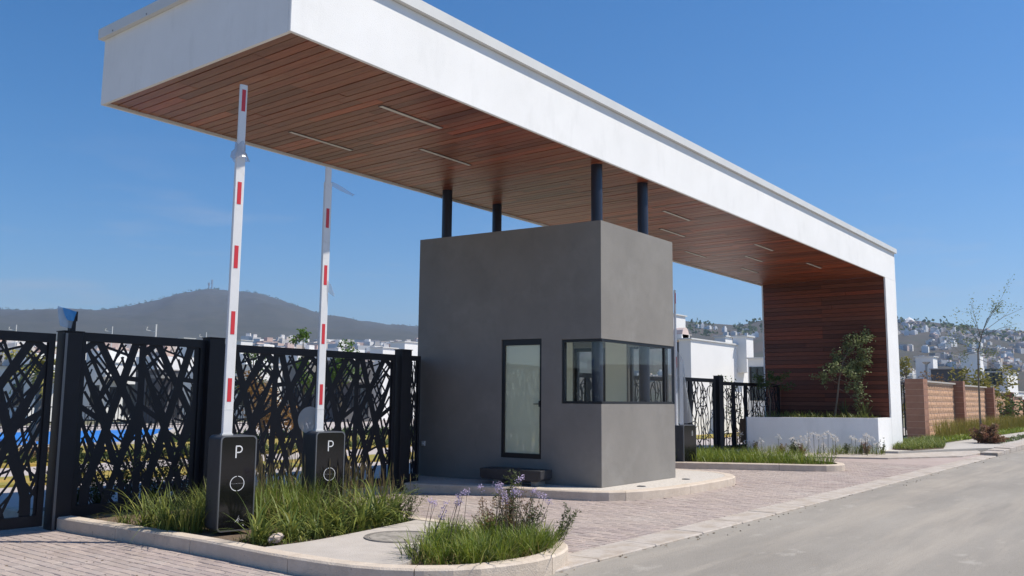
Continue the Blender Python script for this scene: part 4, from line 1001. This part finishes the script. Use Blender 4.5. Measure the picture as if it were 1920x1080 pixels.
# ------------------------------------------------------------------ small black gate + block wall on the right
rg = thing('bar_gate', 'narrow black barred gate between the white leg and the brown block wall', 'gate', (38.4,9.3,.1))
b = MB(); b.box((37.6,9.27,.12),(37.68,9.33,2.40)); b.box((39.35,9.27,.12),(39.45,9.33,2.40)); b.box((37.68,9.275,2.32),(39.35,9.325,2.40)); b.box((37.68,9.275,.2),(39.35,9.325,.26)); b.build('frame', M['black'], rg)
for x in (38.1,38.55,38.95):
    b = MB(); b.box((x,9.28,.26),(x+.06,9.32,2.32)); b.build('bar', M['black'], rg)
bw = thing('block_wall', 'brown split face block wall stepping down between smooth pillars', 'wall', (45,8.9,.1))
XP = [37.0,45.1,52.9,59.3,66.0,72.0]; ZT = [2.52,2.60,2.43,2.24,1.85,1.6]; ZP = [2.50,2.46,2.25,2.05,1.7]
bid = 0
blk = {}
for k in range(6):
    x = XP[k]; zt = ZT[k]; dep = .50 if k == 0 else .40; wd = .70 if k == 0 else .42
    q = MB(); q.box((x+.012,8.8-dep+.012,.08),(x+wd-.012,8.96,zt-.01)); q.build('pillar_core', M['mortar'], bw)
    z = .1
    while z < zt-.05:
        h = min(.25, zt-z); q = MB(); q.box((x,8.8-dep,z+.006),(x+wd,8.98,z+h-.006)); q.build('pillar_block', M['pillar'], bw); z += .25
    if k < 5:
        xa, xb = x+wd, XP[k+1]; zp = ZP[k]-.07
        q = MB(); q.box((xa,8.82,.08),(xb,8.94,zp)); q.build('panel_core', M['mortar'], bw)
        st = MB(); row = 0; z = .12
        while z < zp-.1:
            xx = xa+(.0 if row%2 == 0 else -.25)
            while xx < xb:
                u0, u1 = max(xx, xa)+.014, min(xx+.5, xb)-.014
                if u1-u0 > .05:
                    n = 4; vs = []; z0, z1 = z+.014, min(z+.25, zp)-.014
                    for i in range(n+1):
                        for j in range(3):
                            edge = i in (0,n) or j in (0,2)
                            vs.append((u0+(u1-u0)*i/n, 8.82-(.012 if edge else random.uniform(.02,.045)), z0+(z1-z0)*j/2))
                    fs = [(i*3+j,(i+1)*3+j,(i+1)*3+j+1,i*3+j+1) for i in range(n) for j in range(2)]
                    m0 = len(vs); vs += [(u0,8.83,z0),(u1,8.83,z0),(u1,8.83,z1),(u0,8.83,z1)]
                    fs += [(m0,m0+1,n*3,0),(m0+1,m0+2,n*3+2,n*3+1,n*3),(m0+2,m0+3,2,n*3+2),(m0+3,m0,0,1,2)]
                    if k < 3 and bid < 290: q = MB(); q.add(vs, fs); q.build('wall_block', M['splitblock'], bw); bid += 1
                    else: st.add(vs, fs, 0, random.uniform(.01,1))
                xx += .5
            z += .25; row += 1
        if st.v: tag(st.build('wall_block_field', M['splitblock'], bw), kind='stuff')
        q = MB(); q.box((xa+.005,8.70,zp),(xb-.005,9.05,zp+.07)); q.build('coping', M['cap'], bw)
# ------------------------------------------------------------------ houses
def frame_at(u0, u1, d0, d1=None):
    a = at(u0, 700, d0); b = at(u1, 700, d1 if d1 else d0); return Vector((a.x,a.y)), Vector((b.x,b.y))
def zat(u, v, d): return at(u, v, d).z
class House:
    def __init__(s, label, x, y, cat='house', group=None): s.t = thing('house', label, cat, (x,y,0), group=group); s.k = 0
    def box3(s, us, uc, uf, v, d, mt, z0=0, name='wall', fw=(), sw=(), cap=True):
        """axis aligned volume seen corner on: side face from column us to the corner uc (plan distance d), front face on to uf"""
        c = at(uc, v, d); zt = c.z; a0 = azel(us, v)[0]; a1 = azel(uf, v)[0]
        yb = c.x*math.tan(a0) if us < uc else c.y+6; xb = c.y/math.tan(a1) if uf > uc else c.x+5
        yb = max(yb, c.y+.6); xb = max(xb, c.x+.6)
        q = MB(); q.box((c.x,c.y,z0),(xb,yb,zt)); q.build(name, mt, s.t)
        if cap: q = MB(); q.box((c.x-.08,c.y-.08,zt),(xb+.08,yb+.08,zt+.06)); q.build('parapet_cap', M['coping'] if mt is M['white2'] else M['cap'], s.t)
        def win(P, z0_, z1_, nrm):
            (x0,y0),(x1,y1) = P; q = MB(); e = .03
            lo = (min(x0,x1)-(e if nrm=='x' else 0), min(y0,y1)-(e if nrm=='y' else 0), z0_); hi = (max(x0,x1)+(.02 if nrm=='x' else 0), max(y0,y1)+(.02 if nrm=='y' else 0), z1_)
            q.box(lo, hi); w = q.build('window', M['winglass'], s.t)
            ax = 1 if nrm == 'x' else 0; f = .08
            for t0, t1, za, zb in ((0,f,z0_,z1_),(None,None,z0_,z1_),('m','m',z0_+f,z1_-f)):
                q = MB(); A = lo[ax]; B = hi[ax]
                r0, r1 = (A, A+f) if t0 == 0 else ((B-f, B) if t0 is None else ((A+B)/2-f/2, (A+B)/2+f/2))
                p0 = list(lo); p1 = list(hi); p0[ax] = r0; p1[ax] = r1; p0[1-ax] -= .03; p1[1-ax] = p0[1-ax]+.028; p0[2] = za; p1[2] = zb
                q.box(tuple(p0), tuple(p1)); q.build('frame', M['frame'], w)
        for (t0,t1,za,zb) in fw: win(((c.x+(xb-c.x)*t0,c.y),(c.x+(xb-c.x)*t1,c.y)), za, zb, 'y')
        for (t0,t1,za,zb) in sw: win(((c.x,c.y+(yb-c.y)*t0),(c.x,c.y+(yb-c.y)*t1)), za, zb, 'x')
        return c, xb, yb
W2 = M['white2']
h = House('white house with a long blank sunlit wall and a small red-edged roof bump', 41, 18)
c, xb, yb = h.box3(1283,1295,1402,636,41,W2); h.box3(1355,1360,1373,631,47,W2,z0=3); h.box3(1374,1399,1412,631,45.5,W2,z0=3)
q = MB(); q.box((c.x+.3,c.y+.6,c.z),(c.x+1.1,c.y+1.4,c.z+.28)); q.build('roof_hatch', W2, h.t)
q = MB(); q.tube([(c.x+.7,c.y+.6,c.z+.28),(c.x+.7,c.y+1.4,c.z+.28)], .34, 14); q.build('roof_dome', mat('faded_terracotta',(.62,.50,.46),.8), h.t)
h = House('low white wing with a dark window beside the wooden leg', 42, 16.5)
h.box3(1402,1442,1460,672,43,W2,sw=((.2,.92,1.6,3.2),))
h = House('tall white block rising just right of the booth with a grey base', 42, 20.5)
h.box3(1250,1263,1285,590,50,W2,z0=3.0); h.box3(1258,1283,1290,628,45,M['dgrey'])
h = House('white roof cube nearest the canopy leg, above the block wall', 68, 11)
h.box3(1716,1749,1757,669,64,W2); h.box3(1745,1805,1815,692,62,M['dgrey'])
h = House('taller white roof cube behind the bushy shrub on the right', 74, 9)
h.box3(1801,1837,1843,664,68,W2)
h = House('long low white house with a dark horizontal window at the right', 70, 6)
h.box3(1840,1888,1907,698,62,W2,sw=((.18,.85,2.7,3.7),))
h = House('white house at the right edge with bluish windows', 75, 3)
h.box3(1890,1905,1990,735,70,W2,fw=((.05,.15,.6,1.6),(.25,.45,.6,1.6)))
# small garden wall end on the right
q = MB(); q.box((72.6,8.6,.1),(100,8.8,1.3)); q.box((72.5,8.55,1.3),(100,8.85,1.4)); tag(q.build('garden_wall', M['splitblock']), 'low brown garden wall continuing right past the last pillar', 'wall')
# street light finial and tall lamp by the cube
p = at(1738,705,60); q = MB(); q.tube([(p.x,p.y,0),(p.x,p.y,4.0)], .09, 8); q.tube([(p.x,p.y,3.95),(p.x,p.y,4.08)], [.14,.26], 8); tag(q.build('garden_lamp', M['mast']), 'short grey post lamp in front of the white roof cube', 'lamp post')
# left, seen through the lattice and above it
LH = [(0,60,150,688,58,'white','white flat roofed house seen through the left gate leaf'),
      (150,200,270,680,62,'white','white house with dark ground floor behind the pool railing'),
      (255,300,345,694,54,'dgrey','dark grey rendered house in the middle of the lattice view'),
      (345,380,420,668,62,'white','white two storey house behind the nearer barrier arm'),
      (430,470,530,684,66,'white','white house with a brown tree before it'),
      (530,570,615,680,60,'mgrey','mid grey house behind the second barrier arm'),
      (612,650,700,676,58,'dgrey','grey house with pale window bands left of the booth')]
for (us,uc,uf,v,d,mt,lb) in LH:
    p = at(uc, 700, d); hh = House(lb, p.x, p.y); mm = {'white':W2,'dgrey':M['dgrey'],'mgrey':M['mgrey']}[mt]
    c, xb, yb = hh.box3(us,uc,uf,v,d,mm,fw=((.12,.35,.9,2.1),(.5,.85,.3,2.3)),sw=((.2,.5,.9,2.2),))
    q = MB(); q.box((c.x+1,c.y+2,c.z+.06),(c.x+3.4,c.y+4.5,c.z+.9)); q.build('roof_room', W2, hh.t)
    q = MB(); q.box((c.x-.01-.6,c.y-.9,2.55),(c.x+(xb-c.x)*.6,c.y-.01,2.72)); q.build('porch_slab', M['mgrey'], hh.t)
h = House('pair of bright white cubes above the fence beside the booth', 48, 47)
h.box3(694,718,745,652,62,W2); h.box3(732,759,800,641,66,W2)
for (us,uc,uf,v,d,lb) in ((128,140,165,624,95,'flat white roof just showing over the lattice left of the middle'),(335,345,366,634,110,'small white roof showing over the lattice near the nearer arm'),(440,452,474,638,95,'pale roof just right of the nearer barrier arm')):
    p = at(uc,640,d); hh = House(lb,p.x,p.y); hh.box3(us,uc,uf,v,d,W2,fw=((.2,.4,3,5),(.6,.8,3,5)))
# slender lamp posts over the left skyline
for (u,v,d,lb) in ((293,608,110,'tallest white lamp post on the left skyline, with twin short arms'),(211,612,150,'faint lamp post between the blue sheet and the tall lamp post'),(387,623,150,'small lamp post close left of the nearer arm'),(31,609,150,'faint lamp post over the left gate leaf'),):
    p = at(u,v,d); g = thing('lamp_post', lb, 'lamp post', (p.x,p.y,0), group='lamp posts on the skyline')
    q = MB(); q.tube([(0,0,0),(0,0,p.z)], .10 if u == 293 else .07, 6); q.build('pole', M['coping'], g, local=True)
    q = MB(); t = Vector((.61,-.79,0))
    for dz in (.9, 3.0):
        if dz > 1 and u != 293: break
        q = MB(); q.tube([Vector((0,0,p.z-dz)), t*-1.1+Vector((0,0,p.z-dz+.2)), t*-1.1+Vector((0,0,p.z-dz+.6))], [.05,.05,.16], 6); q.build('lamp_head', M['coping'], g, local=True)
# treetops behind the fence and shrubs behind the block wall
def bushy(name, label, u, vtop, d, w, lm, trunk_z=None, n=900, ls=.12, cat='tree', z0=0, shape=1.0, group=None):
    p = at(u, vtop, d); g = thing(name, label, cat, (p.x,p.y,z0), group=group); t = MB(); lf = MB(); Ht = p.z-z0
    ch = Ht*(1-(trunk_z if trunk_z is not None else .25)); cz = Ht-ch/2
    t.tube([(0,0,0),(.05,.03,Ht*.4),(.0,0,Ht*.8)], [w*.05+.02,w*.035+.015,w*.012+.005], 7)
    lobes = [(Vector((random.gauss(0,.27)*w, random.gauss(0,.27)*w, cz+random.uniform(-.38,.40)*ch)), random.uniform(.18,.32)*w) for _ in range(14)]
    for c, r in lobes: t.tube([(0,0,Ht*.45), c], [.02*w+.008,.006], 4, cap=False)
    for _ in range(n):
        c, r = random.choice(lobes); u_ = Vector((random.gauss(0,1),random.gauss(0,1),random.gauss(0,1))).normalized()*r*random.uniform(.5,1.05)
        u_.z *= shape; leafq(lf, c+u_, Vector((random.gauss(0,1),random.gauss(0,1),random.gauss(0,.7))), ls*random.uniform(.6,1.4), ls*.6)
    t.build('trunk', M['bark'], g, local=True); lf.build('crown', M[lm], g, local=True)
bushy('young_tree', 'airy green treetop above the fence left of the second arm', 573, 609, 34, .85, 'leafb', .35, 800, .13)
bushy('young_tree', 'denser green treetop above the fence right of the second arm', 642, 626, 36, 1.1, 'leafb', .3, 1100, .13)
bushy('young_tree', 'dark treetop barely clearing the lattice right of the nearer arm', 477, 640, 45, 1.6, 'leaf', .3, 700, .16)
bushy('young_tree', 'orange brown tree seen through the wide lattice leaf', 497, 690, 26, 1.5, 'leafo', .25, 1500, .11)
bushy('garden_shrub', 'reddish shrub by the lawn seen through the left gate leaf', 85, 835, 24, 1.0, 'leafr', .1, 500, .09, 'shrub', shape=.8)
bushy('garden_shrub', 'tall bare looking shrub before the white blank wall', 1376, 686, 33, .9, 'leafg', .3, 150, .10, 'shrub')
bushy('garden_shrub', 'slim yellow green shrub right of the canopy leg', 1695, 660, 52, 1.1, 'leafy', .1, 900, .13, 'shrub')
bushy('garden_shrub', 'white flowering shrub top above the first pillar', 1706, 697, 47, .7, 'petal', .5, 260, .09, 'shrub')
bushy('garden_shrub', 'small orange shrub between the first pillar and the roof cube', 1749, 684, 55, 1.3, 'leafo', .3, 600, .12, 'shrub')
bushy('garden_shrub', 'large arching green shrub above the second wall panel', 1830, 692, 56, 2.6, 'leafy', .3, 1500, .2, 'shrub')
bushy('garden_shrub', 'pale green shrub over the wall behind the street tree', 1875, 740, 58, 2.0, 'leaf', .3, 600, .2, 'shrub')
# palm seen through the left gate leaf
p = at(78,690,34); g = thing('palm_tree', 'yellowing palm seen through the left gate leaf', 'tree', (p.x,p.y,0)); t = MB(); t.tube([(0,0,0),(.05,0,p.z*.5),(0,0,p.z)], [.22,.16,.13], 10); t.build('trunk', M['bark'], g, local=True)
b = MB()
for k in range(26):
    a = 2*math.pi*k/26+random.uniform(-.1,.1); e = random.uniform(-.3,1.1); d = Vector((math.cos(a)*math.cos(e), math.sin(a)*math.cos(e), math.sin(e))); q0 = Vector((0,0,p.z)); L = 1.5
    for j in range(9):
        q1 = q0+d*L/9; s = d.cross(Vector((0,0,1))).normalized() if abs(d.z) < .98 else Vector((1,0,0)); w_ = .34*(1-j/10)
        for sg in (-1,1): b.add([q0, q0+s*sg*w_+Vector((0,0,-.12))+d*.08, q1], [(0,1,2)], 0, random.uniform(.01,1))
        q0 = q1; d = (d+Vector((0,0,-.17))).normalized()
b.build('crown', M['leafy'], g, local=True)
# low ground cover shrubs near pool
tag(blades(2600, in_poly([(4,20.8),(30,20.8),(30,22.2),(4,22.2)],.04), (.15,.35), (.04,.08), (.3,1.4), (.1,1)).build('ground_cover', M['weed']), kind='stuff')
tag(blades(2000, in_poly([(16.5,27.4),(30,27.4),(30,28.4),(16.5,28.4)],.0), (.2,.5), (.05,.09), (.3,1.4), (.1,1)).build('ground_cover', M['leaf']), kind='stuff')

# ------------------------------------------------------------------ mountains and hillside
def interp(x, xs, ys): return float(np.interp(x, xs, ys))
def vnoise(x, y):
    s = 0
    for k, (fx, am) in enumerate(((1,1),(2.3,.5),(5.1,.25),(11,.12))):
        s += am*math.sin(x*fx*1.7+k*1.3+1.9*math.sin(y*fx*.9+k))*math.cos(y*fx*1.3-k*2.1+1.3*math.sin(x*fx*.7))
    return s
SL = [(-500,600),(-250,590),(-60,584),(0,580),(60,582),(110,580),(180,582),(215,578),(260,570),(300,561),(330,552),(370,545),(392,541),(430,545),(480,549),(520,560),(560,574),(600,588),(640,597),(700,606),(780,612),(900,619),(1100,622),(1250,628),(1500,650)]
azs = []; els = []
for u, v in SL: a, e = azel(u, v); azs.append(a); els.append(e)
azs, els = np.array(azs)[::-1], np.array(els)[::-1]
def zL(az, d):
    if d < 250: return -.5
    base = (d-250)/1250*97
    if d <= 1500: return base
    crest = CH+interp(az, azs, els)*3000
    t = min(1, (d-1500)/1500); t2 = t**.85
    z = 97*(1-t2)+crest*t2
    if t < 1: z += 9*vnoise(az*26, d*.004)*math.sin(math.pi*t)
    if d > 3000: z = crest*(1-((d-3000)/1100)**1.4)+2
    elif t > .995: z += 1.5*vnoise(az*300, 3)
    return z
def polar(name, mt, a0, a1, na, ds, zf):
    b = MB(); A = np.linspace(a0, a1, na)
    vs = [(d*math.cos(a), d*math.sin(a), zf(a, d)) for a in A for d in ds]; m_ = len(ds)
    fs = [(i*m_+j, i*m_+j+1, (i+1)*m_+j+1, (i+1)*m_+j) for i in range(na-1) for j in range(m_-1)]
    b.add(vs, fs); o = b.build(name, mt, smooth=True); return tag(o, kind='structure')
polar('mountain', M['hillL'], R(125), R(31), 420, [240,300,400,550,700,850,1000,1200,1350,1500,1600,1700,1800,1950,2100,2250,2400,2550,2700,2800,2900,2960,3000,3100,3300,3600,3900], zL)
SR = [(1200,596),(1270,596),(1286,598),(1310,601),(1340,603),(1370,605),(1385,606),(1400,603),(1425,597),(1500,592),(1600,596),(1680,597),(1720,597),(1750,600),(1780,604),(1800,607),(1850,614),(1920,618),(2050,625),(2300,640),(2800,660)]
azr = []; elr = []
for u, v in SR: a, e = azel(u, v); azr.append(a); elr.append(e)
azr, elr = np.array(azr)[::-1], np.array(elr)[::-1]
DC = 1250
def zR(az, d):
    if d < 140: return -.5
    crest = CH+interp(az, azr, elr)*DC-3
    t = min(1, (d-140)/(DC-140))
    z = crest*t**1.55
    if t < 1: z += 4.5*vnoise(az*22, d*.012)*math.sin(math.pi*t)
    if d > DC: z = crest*(1-((d-DC)/450)**1.5)
    edge = (az-R(33))/R(5)
    if edge > 0: z *= max(0, 1-edge)
    return z
polar('hillside', M['hillR'], R(39), R(-40), 420, [135,200,260,330,400,470,540,610,680,750,820,890,960,1030,1100,1150,1200,1230,1250,1290,1350,1450,1600], zR)
# houses: distinct ones as objects, the rest of each town as one mass
def hbox(b, x, y, z, w, l, h, a, rn):
    ca, sa = math.cos(a), math.sin(a)
    f = lambda p: Vector((x+p.x*ca-p.y*sa, y+p.x*sa+p.y*ca, z+p.z))
    b.box((-w/2,-l/2,-4),(w/2,l/2,h), 0, rn, M=f)
    if random.random() < .4: b.box((-w*.2,-l*.3,h+.01),(w*.25,l*.1,h*1.45), 0, rn, M=f)
b = MB()
for _ in range(1100):
    az = random.uniform(R(37), R(74)); d = random.uniform(420, 1080 if az < R(55) else 560)
    if vnoise(az*40, d*.01) < -.35: continue
    x, y = d*math.cos(az), d*math.sin(az); hbox(b, x, y, zL(az,d), random.uniform(6,16), random.uniform(6,14), random.uniform(3,8), random.uniform(0,3), random.choice((.2,.22,.5,.48,.02,.8,.34,.66,.5)))
tag(b.build('town', M['town']), kind='stuff')
b = MB(); kept = 0
for _ in range(9000):
    az = random.uniform(R(2), R(30)); d = random.uniform(300, 1230)
    dens = vnoise(az*30+4, d*.008); el = (zR(az,d)-CH)/d
    if dens < .0 or random.random() < .2: continue
    if az > R(12) and dens < (.9 if el > .045 else .45): continue
    if az > R(16.5) and el > .03 and el < .072: continue
    x, y = d*math.cos(az), d*math.sin(az); hbox(b, x, y, zR(az,d), random.uniform(2.5,6.5)*(.45+d/1500), random.uniform(2.5,6)*(.45+d/1500), random.uniform(1.0,2.6)*(.5+d/1400), random.uniform(0,3), random.choice((.2,.22,.34,.02,.8,.66,.66,.34,.98,.5)))
tag(b.build('town', M['town']), kind='stuff')
hv = []
for k in range(4):
    b = MB(); w, l, h_ = ((12,9,6),(9,9,9),(18,9,5),(8,7,5))[k]
    w *= .5; l *= .5; h_ *= .45
    b.box((-w/2,-l/2,-4),(w/2,l/2,h_)); b.box((-w*.4,-l*.3,h_),(w*.1,l*.3,h_*1.5)); hv.append(b)
spots = [(1700,632,1000),(1712,628,1010),(1735,622,1050),(1748,630,1020),(1752,634,980),(1758,627,1000),(1770,616,1100),(1788,618,1100),(1795,620,1090),(1812,617,1120),(1816,620,1080),(1845,615,1150),(1735,655,700),(1722,662,620),(1728,662,620),(1770,645,800),(1785,648,780),(1830,648,800),(1822,652,760),(1872,650,800),(1890,660,700),(1903,664,640),(1895,676,600),(1880,668,640),
         (1352,618,900),(1362,620,900),(1384,620,900),(1392,618,880),(1399,617,880),(1406,616,880),(1412,618,880),(1418,617,900),(1308,604,1150),(1316,605,1150),(1327,606,1120),(1341,607,1120),(1358,609,1100)]
proto = {}
spots.sort(); nl_ = sum(1 for q_ in spots if q_[0] < 1500)
for i, (u,v,d) in enumerate(spots):
    p = at(u, v, d); az = math.atan2(p.y, p.x); k = i % 4
    if k not in proto:
        o = hv[k].build('hill_house', M['white2']); proto[k] = o
    else: o = proto[k].copy(); COL.objects.link(o)
    o.location = (p.x, p.y, zR(az,d)+1); o.rotation_euler = (0,0,random.uniform(0,1.5))
    tag(o, nth(i, nl_, 'tiny white hill house between booth and wooden leg') if i < nl_ else nth(i-nl_, len(spots)-nl_, 'tiny white hill house right of the canopy leg'), 'house', 'white houses on the right hand hillside')
# pale dome-like building on the crest
p = at(1705,603,1210); z0 = zR(math.atan2(p.y,p.x),1210); g = thing('hilltop_building', 'pale rounded building alone on the crest right of the canopy leg', 'building', (p.x,p.y,z0))
b = MB(); t = Vector((.25,-.97)); 
for i in range(9):
    r = 7*math.cos(i*math.pi/18); b.tube([(0,0,i*.8),(0,0,i*.8+.82)], [r+.2, 7*math.cos((i+1)*math.pi/18)+.2], 20)
b.build('dome', M['white2'], g, local=True); b = MB(); b.box((-4,4,-2),(10,18,5)); b.build('wing', M['white2'], g, local=True)
# crest trees of the right hillside as ragged crowns
b = MB()
for _ in range(900):
    az = random.uniform(R(-5), R(33)); d = random.uniform(1000,1255)
    if vnoise(az*60, d*.02) < -.05: continue
    if True: pass; x, y = d*math.cos(az), d*math.sin(az); s = random.choice((2,3,4,6.5))*random.uniform(.8,1.2); z = zR(az,d)+s*.2
    for _ in range(9):
        o = Vector((random.gauss(0,.45)*s, random.gauss(0,.45)*s, random.gauss(0,.3)*s)); q = Vector((random.gauss(0,1),random.gauss(0,1),random.gauss(0,1))).normalized()
        leafq(b, Vector((x,y,z))+o, q, s*.9, s*.7)
tag(b.build('hilltop_woodland', M['leaf']), kind='stuff')
b = MB()
for _ in range(420):
    az = random.uniform(R(35), R(90)); d = random.uniform(2960,3010); x, y = d*math.cos(az), d*math.sin(az); s = random.uniform(2,5.5); z = zL(az,d)+s*.15
    for _ in range(6):
        o = Vector((random.gauss(0,.6)*s, random.gauss(0,.6)*s, random.gauss(0,.25)*s)); q = Vector((random.gauss(0,1),random.gauss(0,1),random.gauss(0,1))).normalized(); leafq(b, Vector((x,y,z))+o, q, s, s*.7)
tag(b.build('mountain_woodland', M['leaf']), kind='stuff')
for u, v, lb in ((398,524,'taller lattice mast on the mountain top'),(392,530,'shorter mast on the mountain top')):
    p = at(u, v, 2990); az = math.atan2(p.y,p.x); z0 = zL(az,2990); q = MB(); q.tube([(0,0,0),(0,0,p.z-z0)], [2.2,.9], 4); 
    for k in range(3): q.box((-2.4,-2.4,(p.z-z0)*(.55+.15*k)),(2.4,2.4,(p.z-z0)*(.55+.15*k)+2.5))
    o = q.build('radio_mast', M['mast']); o.location = (p.x,p.y,z0); tag(o, lb, 'mast')
# ------------------------------------------------------------------ haze
HZ = True
if HZ:
    q = MB(); q.box((-4400,-4400,-1.2),(4400,4400,460)); hz = q.build('haze', None)
    hz.data.materials.clear(); m = bpy.data.materials.new('haze_air'); m.use_nodes = True; n = m.node_tree
    n.nodes.remove(n.nodes['Principled BSDF']); v = n.nodes.new('ShaderNodeVolumePrincipled')
    v.inputs['Color'].default_value = (.58,.70,.95,1); v.inputs['Density'].default_value = .00019; v.inputs['Anisotropy'].default_value = .3
    n.links.new(v.outputs[0], n.nodes['Material Output'].inputs['Volume']); hz.data.materials.append(m); tag(hz, kind='stuff')
